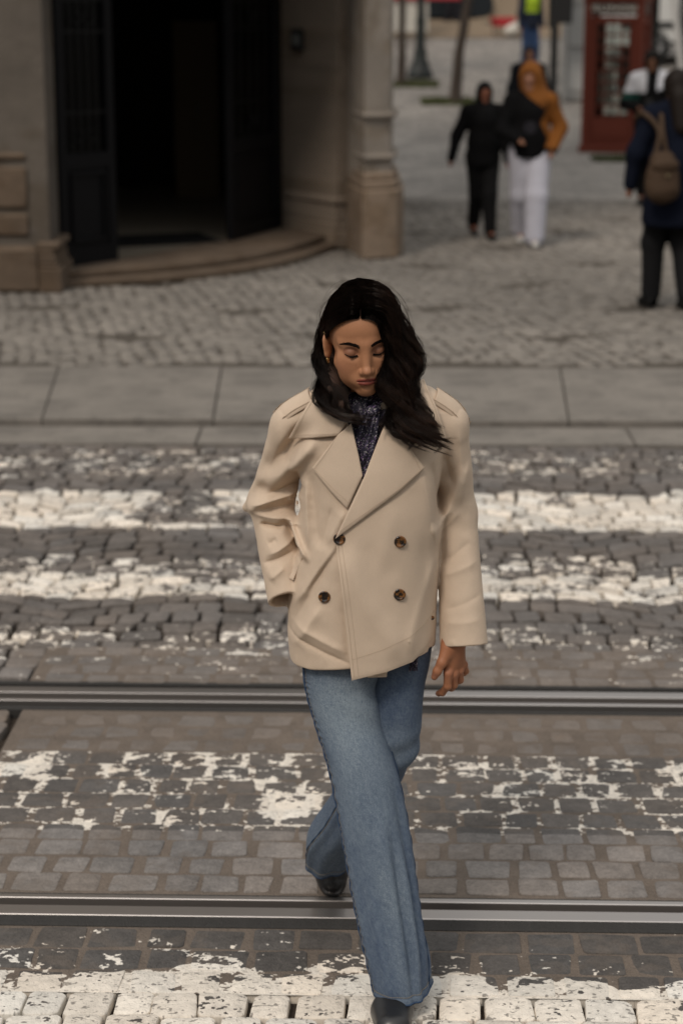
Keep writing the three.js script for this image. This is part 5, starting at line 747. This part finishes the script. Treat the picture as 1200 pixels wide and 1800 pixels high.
  const g = new THREE.BufferGeometry(); g.setAttribute('position', new THREE.BufferAttribute(new Float32Array(pos), 3)); g.setAttribute('normal', new THREE.BufferAttribute(new Float32Array(nor), 3)); g.setAttribute('color', new THREE.BufferAttribute(new Float32Array(colr), 3)); g.setIndex(idx);
  const hair = part('hair', g, new THREE.MeshPhysicalMaterial({ vertexColors: true, roughness: 0.32, specularIntensity: 1.0 }), woman);
  // underlying mass
  const masses = []; for (const F of [left, right]) for (const s of [0.25, 0.55, 0.9]) for (let k = 2; k < 7; k++) { const a = across(F, s, k), b = across(F, s, k + 1), inn = (p) => p.add(hub.clone().setY(p.y).sub(p).setY(0).normalize().multiplyScalar(0.018)); masses.push(capsule(inn(a), inn(b), k > 4 ? 0.012 - (k - 5) * 0.003 : 0.014, k > 4 ? 0.009 - (k - 5) * 0.003 : 0.014)); }
  const faceV = ell(0, -0.035, 0.1, 0.064, 0.109, 0.085), partA = V(-0.0085, 0.085, 0.088), partB = V(-0.0105, 0.108, 0.062), fPart = capsule(partA, partB, 0.0028, 0.002), backHair = blend(0.03, capsule(hl(0, 0.02, -0.06), hl(0, -0.1, -0.07), 0.06, 0.055), capsule(hl(0, -0.1, -0.07), V(0.05, 1.36, -0.07), 0.055, 0.05)), l = V();
  const cap = (x, y, z) => { l.set(x, y, z).applyMatrix4(headI); let d = skinF(l.x, l.y, l.z) - 0.0025; d = smax(d, 0.024 + 0.69 * (l.z + 0.005) - l.y, 0.004); d = smax(d, -faceV(l.x, l.y, l.z), 0.006); d = smax(d, -(l.y + 0.012 + (l.z < -0.03 ? 0.1 : 0)), 0.01); const ex = Math.hypot(Math.abs(l.x) - 0.08, l.y + 0.007, l.z - 0.002) - 0.033; if (l.x < 0) d = smax(d, -ex, 0.006); d = smax(d, -fPart(l.x, l.y, l.z), 0.002); let m = backHair(x, y, z); for (const f of masses) m = smin(m, f(x, y, z), 0.012); m = smax(m, -(skinF(l.x, l.y, l.z) - 0.003), 0.004); m = smax(m, -(faceV(l.x, l.y, l.z) + 0.012), 0.006); if (l.x < 0) m = smax(m, -(ex - 0.004), 0.006); return smin(d, m, 0.008); };
  part('hair_mass', sh(nets(cap, [-0.13, 1.3, -0.19], [0.28, 1.68, 0.2], 0.0045)), std(0.045, 0.026, 0.019, 0.75), hair);
}
// wide blue jeans: two lofted legs; wear of the dye follows thigh and knee as grainy, lighter cloth
{
  const tDenim = dataTex(1024, 1024, (i, j) => {                      // 0.5 m tile; u around the leg, v along it
    const tw = 0.5 + 0.5 * Math.sin((i * 1 + j * 1) / 1024 * Math.PI * 2 * 220), slub = noise2(i * 0.6, j * 0.11 + 9) * 0.6 + noise2(i * 0.3 + 40, j * 0.07) * 0.4, cl = tileN(i, j, 1024, 7, 4), g = noise2(i * 0.95, j * 0.95);
    const k = clamp(0.34 + 0.3 * (slub - 0.5) + 0.6 * (g - 0.5) + 0.35 * (tw - 0.5) + 0.18 * (cl - 0.5)); return mixc([0.044, 0.073, 0.124], [0.26, 0.325, 0.385], k); }, true);
  const mD = new THREE.MeshStandardMaterial({ map: perM(tDenim, 0.5), roughness: 0.88, vertexColors: true, side: THREE.DoubleSide, bumpMap: perM(tCloth, 0.2), bumpScale: 0.0005 });
  const mSeam = std(0.035, 0.06, 0.11, 0.9), mOr = std(0.22, 0.2, 0.17, 0.8);
  // rows: [cx px, cy px, z, half width px, half depth m, tilt of the ring towards the viewer]
  function leg(rows, foldFn, fade) {
    const R = rows.map(([cx, cy, z, hw, hd, tilt = 0]) => { const c = at(cx, cy, z), e = at(cx + hw, cy, z); return [c.x, c.y, c.z, e.x - c.x, hd, tilt]; }), n = R.length - 1, NL = 150, NA = 96, pos = [], uv = [], colr = [], idx = []; let len = 0, prev;
    const row = (t) => { const f = t * n, k = Math.min(n - 1, Math.floor(f)), u = f - k, q = (i, c) => R[clamp(i, 0, n)][c]; return [0, 1, 2, 3, 4, 5].map((c) => { const a = q(k - 1, c), b = q(k, c), d = q(k + 1, c), e = q(k + 2, c); return 0.5 * (2 * b + (d - a) * u + (2 * a - 5 * b + 4 * d - e) * u * u + (3 * b - a - 3 * d + e) * u * u * u); }); };
    const point = (t, a, off = 0) => { const [x, y, z, w, d, ti] = row(t), ca = Math.cos(a), sa = Math.sin(a), n2 = 0.86, sx = Math.sign(ca) * Math.pow(Math.abs(ca), n2), sz = Math.sign(sa) * Math.pow(Math.abs(sa), n2), f = foldFn(t, a) + off, X = sx * (w + f), Z = sz * (d + f); return V(x + X, y - Z * Math.sin(ti), z + Z * Math.cos(ti)); };
    for (let i = 0; i <= NL; i++) { const t = i / NL, c = V(...row(t).slice(0, 3)); if (prev) len += c.distanceTo(prev); prev = c; for (let j = 0; j <= NA; j++) { const a = j / NA * Math.PI * 2 + 0.9, p = point(t, a); pos.push(p.x, p.y, p.z); uv.push(j / NA * 0.46 + (fade.u ?? 0), len); const k = fade(t, a, p); colr.push(k[0], k[1], k[2]); } }
    const W = NA + 1, M = pos.length / 3; for (let i = 0; i < NL; i++) for (let j = 0; j < NA; j++) { const a = i * W + j; idx.push(a, a + 1, a + W, a + 1, a + W + 1, a + W); }
    return { g: geom(pos, idx, uv, colr), point };
  }
  const gsin = (t, a, t0, t1, a0, w, h) => h * Math.exp(-Math.pow(Math.atan2(Math.sin(a - a0), Math.cos(a - a0)) / w, 2)) * sstep(t0, t0 + 0.12, t) * sstep(t1, t1 - 0.12, t);
  const wear = (cover) => (t, a, p) => { const g = fbm(p.x * 60, p.y * 22, 3), g2 = noise2(p.x * 900, p.y * 300), k = clamp(cover(t, a) + 0.22 * (g - 0.5) + 0.3 * (g2 - 0.5)); return mixc([0.5, 0.55, 0.66], [1.75, 1.62, 1.42], k); };
  const fRows = [[608, 1105, 0.02, 84, 0.115], [604, 1160, 0.03, 74, 0.1], [600, 1200, 0.045, 66, 0.09], [611, 1262, 0.075, 60, 0.083], [632, 1335, 0.115, 59, 0.08], [656, 1450, 0.165, 59, 0.078], [674, 1560, 0.21, 57, 0.075], [690, 1655, 0.248, 53, 0.075], [702, 1737, 0.278, 47, 0.078]];
  const fF = (t, a) => (1 - 0.65 * sstep(0.86, 1, t)) * (gsin(t, a, 0.55, 1.3, 1.35, 0.2, 0.009) + gsin(t, a, 0.62, 1.3, 0.85, 0.16, 0.011) - gsin(t, a, 0.58, 1.3, 1.1, 0.13, 0.01) + gsin(t, a, 0.7, 1.3, 1.85, 0.2, 0.005) - gsin(t, a, 0.68, 1.3, 1.6, 0.12, 0.004) + gsin(t, a, 0.45, 1.3, 0.25, 0.25, 0.006) - gsin(t, a, 0.5, 1.3, 0.55, 0.16, 0.006) + gsin(t, a, 0.5, 1.3, 2.5, 0.25, 0.004) + gsin(t, a, 0.5, 1.3, 1.6, 0.5, 0.003)) + gsin(t, a, 0.82, 1.4, -0.35, 0.35, 0.018)
    + 0.004 * Math.sin(t * 40 + a * 2) * Math.exp(-Math.pow((t - 0.3) / 0.1, 2)) * Math.exp(-Math.pow(Math.atan2(Math.sin(a - 0.7), Math.cos(a - 0.7)) / 0.7, 2)) + 0.003 * (fbm(t * 9, Math.cos(a) * 2 + 5 + Math.sin(a), 3) - 0.5) + 0.0022 * Math.exp(-Math.pow((a - 2.62) / 0.1, 2)) * Math.sin(t * 330 + 3 * Math.sin(t * 40)) + (t > 0.975 ? 0.0012 : 0) - 0.0012 * Math.exp(-Math.pow((t - 0.973) / 0.004, 2));
  const bRows = [[696, 1105, 0.0, 66, 0.11], [698, 1160, 0.01, 57, 0.095], [695, 1205, 0.022, 51, 0.085], [691, 1260, 0.036, 48, 0.076], [683, 1312, 0.038, 47, 0.072, 0.1], [655, 1365, -0.01, 47, 0.07, 0.45], [622, 1428, -0.1, 50, 0.068, 0.75], [594, 1472, -0.19, 54, 0.06, 0.8], [576, 1506, -0.262, 37, 0.056, 0.7]];
  const bF = (t, a) => gsin(t, a, 0.6, 1.3, 1.9, 0.3, 0.006) - gsin(t, a, 0.6, 1.3, 1.45, 0.2, 0.005) + gsin(t, a, 0.6, 1.3, 2.6, 0.2, 0.006) + gsin(t, a, 0.3, 0.62, 0.4, 0.5, 0.005) + 0.005 * Math.sin(t * 55 - a * 2) * Math.exp(-Math.pow((t - 0.52) / 0.08, 2)) + 0.003 * (fbm(t * 9 + 5, Math.cos(a) * 2 + 3 + Math.sin(a), 3) - 0.5) + (t > 0.965 ? 0.0012 : 0);
  const A = leg(fRows, fF, wear((t, a) => 0.06 + 0.85 * Math.exp(-Math.pow((t - 0.3) / 0.2, 2)) * Math.max(0, Math.sin(a)) * (0.6 + 0.4 * Math.cos(a - 1.2)) + 0.28 * Math.max(0, Math.sin(a)) * Math.exp(-Math.pow((t - 0.62) / 0.2, 2)) + 0.22 * gsin(t, a, 0.6, 1.3, 1.35, 0.3, 1) + 0.2 * gsin(t, a, 0.62, 1.3, 0.85, 0.2, 1)));
  const B = leg(bRows, bF, wear((t, a) => 0.05 + 0.4 * Math.exp(-Math.pow((t - 0.48) / 0.1, 2)) * Math.max(0, Math.sin(a)) + 0.25 * sstep(0.6, 0.9, t)));
  const jeans = part('jeans', sh(mergeGeometries([A.g, B.g])), mD, woman);
  const seam = (L, a, off, rad, t0 = 0.02, t1 = 0.995) => { const p = []; for (let i = 0; i <= 60; i++) { const t = lerp(t0, t1, i / 60); p.push(L.point(t, a, off + 0.0012 * Math.sin(i * 2.3))); } part('seam', sh(tube(p, rad, 140, 5)), mSeam, jeans); return p; };
  seam(A, 2.74, 0.001, 0.003); seam(B, 2.75, 0.0006, 0.002); seam(A, 0.02, 0.0004, 0.0018);
  stitches((t) => A.point(lerp(0.03, 0.99, t), 2.66, 0.0008), 260, jeans, 'stitching', 0.0006, mOr); stitches((t) => B.point(lerp(0.5, 0.98, t), 2.68, 0.0008), 120, jeans, 'stitching', 0.0006, mOr);
  const ring = (L, t, n, off) => stitches((u) => L.point(t, u * Math.PI * 2, off), n, jeans, 'hem_stitching', 0.0008, mOr);
  ring(A, 0.972, 110, 0.0012); ring(B, 0.962, 90, 0.0012);
  const rim = (L) => { const p = []; for (let i = 0; i < 48; i++) p.push(L.point(1, i / 48 * Math.PI * 2, 0)); part('hem', sh(tube(p, 0.0024, 96, 5, true)), mSeam, jeans); }; rim(A); rim(B);
  // black leather boots
  const mB = new THREE.MeshPhysicalMaterial({ color: col(0.008, 0.008, 0.009), roughness: 0.38, clearcoat: 0.25, clearcoatRoughness: 0.35 }), mSole = std(0.012, 0.011, 0.011, 0.7);
  function boot(ankle, heel, ball, toe, k, wide = 0) {
    const up = V(0, 1, 0), d = toe.clone().sub(heel).normalize();
    const f = blend(0.022, capsule(ankle.clone().addScaledVector(ankle.clone().sub(heel).normalize(), 0.03), heel.clone().lerp(ankle, 0.45), 0.036 * k, 0.036 * k), capsule(heel.clone().lerp(ankle, 0.3), heel, 0.034 * k, 0.03 * k), capsule(heel.clone().lerp(ankle, 0.35), ball, 0.037 * k, 0.034 * k), capsule(ball.clone().add(V(wide, 0, 0)), toe.clone().add(V(wide, 0, 0)), 0.036 * k, 0.029 * k), capsule(ball.clone().add(V(-wide, 0, 0)), toe.clone().add(V(-wide, 0, 0)), 0.036 * k, 0.029 * k));
    const lo = [0, 1, 2].map((k) => Math.min(...[ankle, heel, ball, toe].map((p) => p.toArray()[k])) - 0.06), hi = [0, 1, 2].map((k) => Math.max(...[ankle, heel, ball, toe].map((p) => p.toArray()[k])) + 0.12);
    const b = part('boot', sh(nets((x, y, z) => f(x, y, z) - 0.0015 * (noise3(x * 40, y * 40, z * 40) - 0.5), lo, hi, 0.005)), mB, woman);
    const n = d.clone().cross(V(1, 0, 0)).normalize(); if (n.y < 0) n.negate(); const so = (p, k) => p.clone().addScaledVector(n, -0.026 * k);
    const s = blend(0.012, capsule(so(heel, 1), so(ball, 1.05), 0.03, 0.034), capsule(so(ball, 1.05), so(toe, 0.9), 0.034, 0.024)), c = (x, y, z) => (x - heel.x) * n.x + (y - heel.y) * n.y + (z - heel.z) * n.z;
    part('sole', sh(nets((x, y, z) => Math.max(s(x, y, z), Math.abs(c(x, y, z) + 0.031) - 0.006), lo, hi, 0.005)), mSole, b);
    const hb = box(0.058, 0.045, 0.06, 0, 0, 0, 0, 0.008); const M = new THREE.Matrix4().makeBasis(V(1, 0, 0), n, V(1, 0, 0).cross(n)); hb.applyMatrix4(M); const hp = heel.clone().addScaledVector(n, -0.055); hb.translate(hp.x, hp.y, hp.z); part('heel', sh(hb), mSole, b);
    return b;
  }
  const fa = at(696, 1735, 0.27); boot(V(fa.x - 0.008, 0.1, 0.24), V(fa.x - 0.008, 0.06, 0.225), V(fa.x - 0.012, 0.024, 0.335), V(fa.x - 0.01, 0.026, 0.41), 1, 0.012);
  const ba = at(577, 1505, -0.28); boot(V(ba.x + 0.01, 0.15, -0.325), V(ba.x + 0.008, 0.11, -0.345), at(583, 1541, -0.335), at(584, 1552, -0.325), 1);
}

// ---------- passers-by on the square ----------
// joints in the person's own axes: x across, y up, z the way the person faces; the clothes are meshes of their own over one continuous body
function passer(label, px, D, turn, o) {
  const k = (o.h ?? 1.68) / 1.68, t = thing('person', label, 'person', [pxX(px, D, 0.8), gy(D), bz(D)], turn), S = (x, y, z) => V(x * k, y * k, z * k), st = o.step ?? 0.2, r = (v) => v * k;
  const hip = S(0, 0.9, 0), chest = S(0, 1.28, 0.01), neck = S(0, 1.43, 0), head = S(o.hx ?? 0, 1.56, (o.hz ?? 0.02));
  const H = [-1, 1].map((s) => S(s * 0.085, 0.9, 0)), ww = o.narrow ?? 1, Kn = [-1, 1].map((s) => S(s * 0.09 * ww, 0.48, s * st * 0.45 + 0.05)), An = [-1, 1].map((s) => S(s * 0.085 * ww, 0.09 + (s < 0 ? 0.04 * st / 0.2 : 0), s * st)), To = [-1, 1].map((s) => S(s * 0.1 * ww, 0.035, s * st + 0.13));
  const Sh = [-1, 1].map((s) => S(s * 0.175, 1.37, 0)), El = [-1, 1].map((s) => S(...(o.elbow?.[s < 0 ? 0 : 1] ?? [s * 0.25, 1.1, -s * 0.06]))), Wr = [-1, 1].map((s) => S(...(o.wrist?.[s < 0 ? 0 : 1] ?? [s * 0.27, 0.86, -s * 0.04 + 0.06]))), Hd = [0, 1].map((i) => Wr[i].clone().add(Wr[i].clone().sub(El[i]).normalize().multiplyScalar(r(0.085))));
  const bd = [capsule(hip, chest, r(0.11), r(0.12)), capsule(neck, head, r(0.052), r(0.05)), capsule(chest, neck, r(0.11), r(0.055))];
  for (const i of [0, 1]) bd.push(capsule(neck, Sh[i], r(0.05), r(0.05)), capsule(Sh[i], El[i], r(0.044), r(0.036)), capsule(El[i], Wr[i], r(0.036), r(0.026)), capsule(Wr[i], Hd[i], r(0.03), r(0.022)), capsule(H[i], Kn[i], r(0.08), r(0.055)), capsule(Kn[i], An[i], r(0.054), r(0.036)), capsule(An[i], To[i], r(0.035), r(0.028)));
  const hd = ell(head.x, head.y + r(0.02), head.z, r(0.074), r(0.105), r(0.09)), nose = ell(head.x, head.y - r(0.005), head.z + r(0.095), r(0.014), r(0.022), r(0.018)), chin = ell(head.x, head.y - r(0.075), head.z + r(0.05), r(0.04), r(0.03), r(0.035)), bl = blend(r(0.04), ...bd), skin = o.skin ?? [0.3, 0.15, 0.09];
  const body = blend(r(0.03), bl, hd, nose, chin), lim = [[-0.45, -0.02, -0.45], [0.45, 1.75, 0.45]].map((a) => a.map(r));
  part('body', nets(body, lim[0], lim[1], 0.022 * k), std(...skin, 0.6), t);
  const legs = []; for (const i of [0, 1]) legs.push(capsule(H[i], Kn[i], r(o.leg?.[0] ?? 0.1), r(o.leg?.[1] ?? 0.085)), capsule(Kn[i], An[i].clone().lerp(Kn[i], 0.02), r(o.leg?.[1] ?? 0.085), r(o.leg?.[2] ?? 0.075))); legs.push(capsule(S(-0.06, 0.92, 0), S(0.06, 0.92, 0), r(0.12), r(0.12)));
  const lf = blend(r(0.03), ...legs), wr = (x, y, z) => 0.012 * (noise3(x * 14, y * 10, z * 14) - 0.5);
  part('trousers', nets((x, y, z) => lf(x, y, z) + wr(x, y, z), lim[0], lim[1], 0.022 * k), std(...o.legs, 0.85), t);
  const sh2 = std(...(o.shoes ?? [0.02, 0.02, 0.02]), 0.6); for (const i of [0, 1]) { const a = An[i].clone().setY(Math.max(r(0.05), An[i].y - r(0.045))), f = blend(0.02, capsule(a.clone().add(V(0, 0, -r(0.03))), To[i], r(0.045), r(0.036)), capsule(a, An[i], r(0.045), r(0.045))), q = [a, To[i], An[i]]; const b = part('shoe', nets(f, [0, 1, 2].map((c) => Math.min(...q.map((p) => p.toArray()[c])) - 0.08), [0, 1, 2].map((c) => Math.max(...q.map((p) => p.toArray()[c])) + 0.08), 0.014), sh2, t); }
  const top = [capsule(S(0, o.hem ?? 0.88, 0), S(0, 1.05, 0), r(o.girth?.[0] ?? 0.165), r(o.girth?.[1] ?? 0.16)), capsule(S(0, 1.05, 0), chest, r(o.girth?.[1] ?? 0.16), r(0.15)), capsule(chest, neck, r(0.15), r(0.075))];
  const arms = []; for (const i of [0, 1]) arms.push(capsule(neck.clone().lerp(Sh[i], 0.4), Sh[i], r(0.075), r(0.08)), capsule(Sh[i], El[i], r(0.078), r(0.066)), capsule(El[i], Wr[i], r(0.064), r(0.05)));
  const tf0 = blend(r(0.05), ...top, ...arms), cut = r((o.hem ?? 0.88) - 0.06), tf = (x, y, z) => smax(tf0(x, y, z) + wr(x, y, z), cut - y, 0.02);
  const c1 = o.top, jp = o.paint; part(o.topName ?? 'jacket', nets(tf, lim[0], lim[1], 0.02 * k, (x, y, z) => (jp ? jp(x / k, y / k, z / k) : c1)), new THREE.MeshPhysicalMaterial({ vertexColors: true, roughness: 0.9, specularIntensity: 0.15 }), t);
  return { t, S, k, head, hd, lim, r, body };
}
const BLK = [0.0055, 0.0055, 0.006];
{ // black clothes, black scarf over the hair
  const p = passer('person wearing black from head scarf to shoes, walking beside the orange hood', 848, 19.5, 0.15, { h: 1.5, top: BLK, legs: BLK, shoes: [0.012, 0.012, 0.012], narrow: 0.5, step: 0.24, elbow: [[-0.29, 1.12, -0.02], [0.24, 1.08, 0.05]], wrist: [[-0.36, 0.88, 0.05], [0.25, 0.86, 0.12]], leg: [0.115, 0.09, 0.07], hem: 0.84, girth: [0.185, 0.17], skin: [0.2, 0.08, 0.05] });
  const f = (x, y, z) => smax(smin(p.hd(x, y, z) - p.r(0.02), capsule(p.S(0, 1.5, -0.01), p.S(0, 1.36, 0.01), p.r(0.08), p.r(0.13))(x, y, z), p.r(0.05)), -ell(p.head.x, p.head.y - p.r(0.005), p.head.z + p.r(0.1), p.r(0.058), p.r(0.078), p.r(0.085))(x, y, z), 0.015);
  part('head_scarf', nets(f, p.lim[0], p.lim[1], 0.02), std(...BLK, 0.9), p.t);
}
{ // orange-brown hood under a black jacket, pale loose trousers
  const OR = [0.2, 0.075, 0.018], p = passer('person with an orange-brown hood and sleeve, black jacket and pale baggy trousers', 930, 18.9, -0.1, { h: 1.66, top: OR, topName: 'jacket', paint: (x, y, z) => x > 0.135 + 0.03 * Math.sin(y * 20) && y > 0.93 ? OR : BLK, legs: [0.46, 0.46, 0.52], shoes: [0.5, 0.49, 0.47], narrow: 0.75, step: 0.2, elbow: [[-0.27, 1.1, 0.08], [0.29, 1.12, -0.04]], wrist: [[-0.12, 1.02, 0.2], [0.22, 0.92, 0.1]], leg: [0.125, 0.115, 0.1], hem: 0.9, girth: [0.18, 0.18], skin: [0.28, 0.14, 0.09], hx: -0.015 });
  const hood = (x, y, z) => smax(smin(ell(p.head.x + 0.01, p.head.y + 0.04, p.head.z - 0.02, 0.115, 0.15, 0.13)(x, y, z), capsule(p.S(0.02, 1.5, -0.04), p.S(0.05, 1.36, -0.02), 0.12, 0.15)(x, y, z), 0.06), -ell(p.head.x - 0.01, p.head.y - 0.01, p.head.z + 0.12, 0.07, 0.1, 0.1)(x, y, z), 0.02);
  part('hood', nets(hood, p.lim[0], p.lim[1], 0.02), std(...OR, 0.9), p.t);
  part('chest_print', new THREE.CircleGeometry(0.06, 20).translate(0.0, 1.12, 0.19), std(0.02, 0.019, 0.024, 0.8), p.t);
}
{ const p = passer('person in a dark coat walking hidden behind the orange hood', 927, 28.8, 0, { h: 1.66, top: [0.012, 0.013, 0.015], legs: [0.02, 0.022, 0.028], skin: [0.3, 0.15, 0.1], girth: [0.19, 0.18], step: 0.08 });
  part('hair', nets((x, y, z) => smax(p.hd(x, y, z) - 0.014, -ell(p.head.x, p.head.y - 0.015, p.head.z + 0.1, 0.07, 0.1, 0.08)(x, y, z), 0.01), p.lim[0], p.lim[1], 0.02), std(0.01, 0.008, 0.007, 0.7), p.t); }
{ const p = passer('worker in a yellow high-visibility vest and blue jeans at the work site', 929, 41.5, 0.4, { h: 1.74, top: [0.32, 0.46, 0.03], topName: 'safety_vest', legs: [0.03, 0.055, 0.12], step: 0.06, girth: [0.17, 0.165], paint: (x, y) => Math.abs(x) > 0.15 || y < 1.12 ? [0.02, 0.025, 0.04] : [0.3, 0.42, 0.03] });
  part('helmet', nets((x, y, z) => smin(smax(p.hd(x, y, z) - 0.022, p.head.y + 0.03 - y, 0.005), ell(p.head.x, p.head.y + 0.035, p.head.z + 0.03, 0.11, 0.012, 0.14)(x, y, z), 0.01), p.lim[0], [p.lim[1][0], 1.9, p.lim[1][2]], 0.018), std(0.6, 0.6, 0.56, 0.4), p.t); }
{ const p = passer('worker in a yellow jacket bending beside the dark excavator', 792, 49.4, 0.8, { h: 1.5, top: [0.34, 0.44, 0.03], topName: 'safety_jacket', legs: [0.02, 0.02, 0.025], step: 0.12, hz: 0.08 });
  part('helmet', nets((x, y, z) => smin(smax(p.hd(x, y, z) - 0.022, p.head.y + 0.03 - y, 0.005), ell(p.head.x, p.head.y + 0.035, p.head.z + 0.03, 0.11, 0.012, 0.14)(x, y, z), 0.01), p.lim[0], p.lim[1], 0.018), std(0.6, 0.4, 0.06, 0.4), p.t); }
{ // white and black jacket, looking down
  const p = passer('person in a black jacket with white shoulders, looking down near the telephone box', 1142, 22.6, -0.25, { h: 1.74, top: BLK, legs: [0.012, 0.012, 0.013], shoes: [0.015, 0.015, 0.015], step: 0.24, hz: 0.07, girth: [0.185, 0.18], hem: 0.9, skin: [0.16, 0.08, 0.05], elbow: [[-0.28, 1.12, 0.02], [0.28, 1.12, 0.02]], wrist: [[-0.13, 1.08, 0.24], [0.12, 1.09, 0.24]], paint: (x, y) => y > 1.255 + 0.02 * Math.sin(x * 9) && Math.abs(x) > 0.06 ? [0.55, 0.56, 0.6] : y > 1.17 && x < -0.12 ? [0.012, 0.05, 0.04] : BLK });
  part('hair', nets((x, y, z) => smax(p.hd(x, y, z) - 0.02, -ell(p.head.x, p.head.y - 0.035, p.head.z + 0.11, 0.07, 0.085, 0.075)(x, y, z), 0.01), p.lim[0], p.lim[1], 0.02), std(0.008, 0.006, 0.005, 0.7), p.t);
  const ph = part('phone', box(0.075, 0.15, 0.01, 0, 1.16, 0.33), std(0.02, 0.02, 0.02, 0.3), p.t);
}
{ // navy coat seen from behind, with a brown bag
  const NV = [0.006, 0.008, 0.016], p = passer('person in a long navy coat walking away with a brown backpack', 1180, 14.75, Math.PI + 0.25, { h: 1.76, top: NV, topName: 'coat', legs: [0.009, 0.009, 0.01], shoes: [0.01, 0.01, 0.01], step: 0.12, hem: 0.66, girth: [0.215, 0.195], elbow: [[-0.27, 1.1, -0.04], [0.29, 1.12, 0.0]], wrist: [[-0.26, 0.88, 0.06], [0.31, 0.9, 0.03]], leg: [0.1, 0.085, 0.07], skin: [0.3, 0.15, 0.1] });
  const hr = blend(0.04, ell(p.head.x, p.head.y + 0.03, p.head.z - 0.02, 0.1, 0.12, 0.11), capsule(p.S(0, 1.5, -0.07), p.S(0, 1.3, -0.12), 0.085, 0.075)); part('hair', nets(hr, p.lim[0], [p.lim[1][0], 1.82, p.lim[1][2]], 0.018), std(0.012, 0.008, 0.006, 0.6), p.t);
  // the coat is lighter blue towards its hem
  const bag = thing('backpack', 'brown leather backpack hanging on the back of the navy coat', 'backpack', [p.t.position.x, p.t.position.y, p.t.position.z], p.t.rotation.y), br = std(0.06, 0.038, 0.024, 0.75), bx = 0.19, f = blend(0.04, ell(bx, 1.0, -0.24, 0.13, 0.16, 0.085), ell(bx, 0.92, -0.25, 0.125, 0.1, 0.09), capsule(V(bx - 0.03, 1.14, -0.23), V(bx + 0.03, 1.14, -0.23), 0.06, 0.06));
  const bm = part('bag_body', nets((x, y, z) => f(x, y, z) + 0.012 * (noise3(x * 20, y * 20, z * 20) - 0.5), [-0.15, 0.75, -0.42], [0.35, 1.3, -0.05], 0.014), br, bag); part('bag_flap', nets(ell(bx, 1.1, -0.28, 0.11, 0.06, 0.055), [-0.1, 0.98, -0.4], [0.3, 1.22, -0.15], 0.012), br, bag); part('buckle', box(0.03, 0.025, 0.012, bx, 1.03, -0.335, 0, 0.003), std(0.25, 0.2, 0.12, 0.4, { metalness: 0.8 }), bag);
  for (const s of [-0.04, 0.09]) part('strap', tube([V(bx + s * 0.7, 1.16, -0.24), V(bx + s * 0.2, 1.34, -0.19), V(bx + s, 1.46, -0.06), V(bx + s, 1.42, 0.08)], 0.02, 16, 6), br, bag);
}
renderer.render(scene, camera);
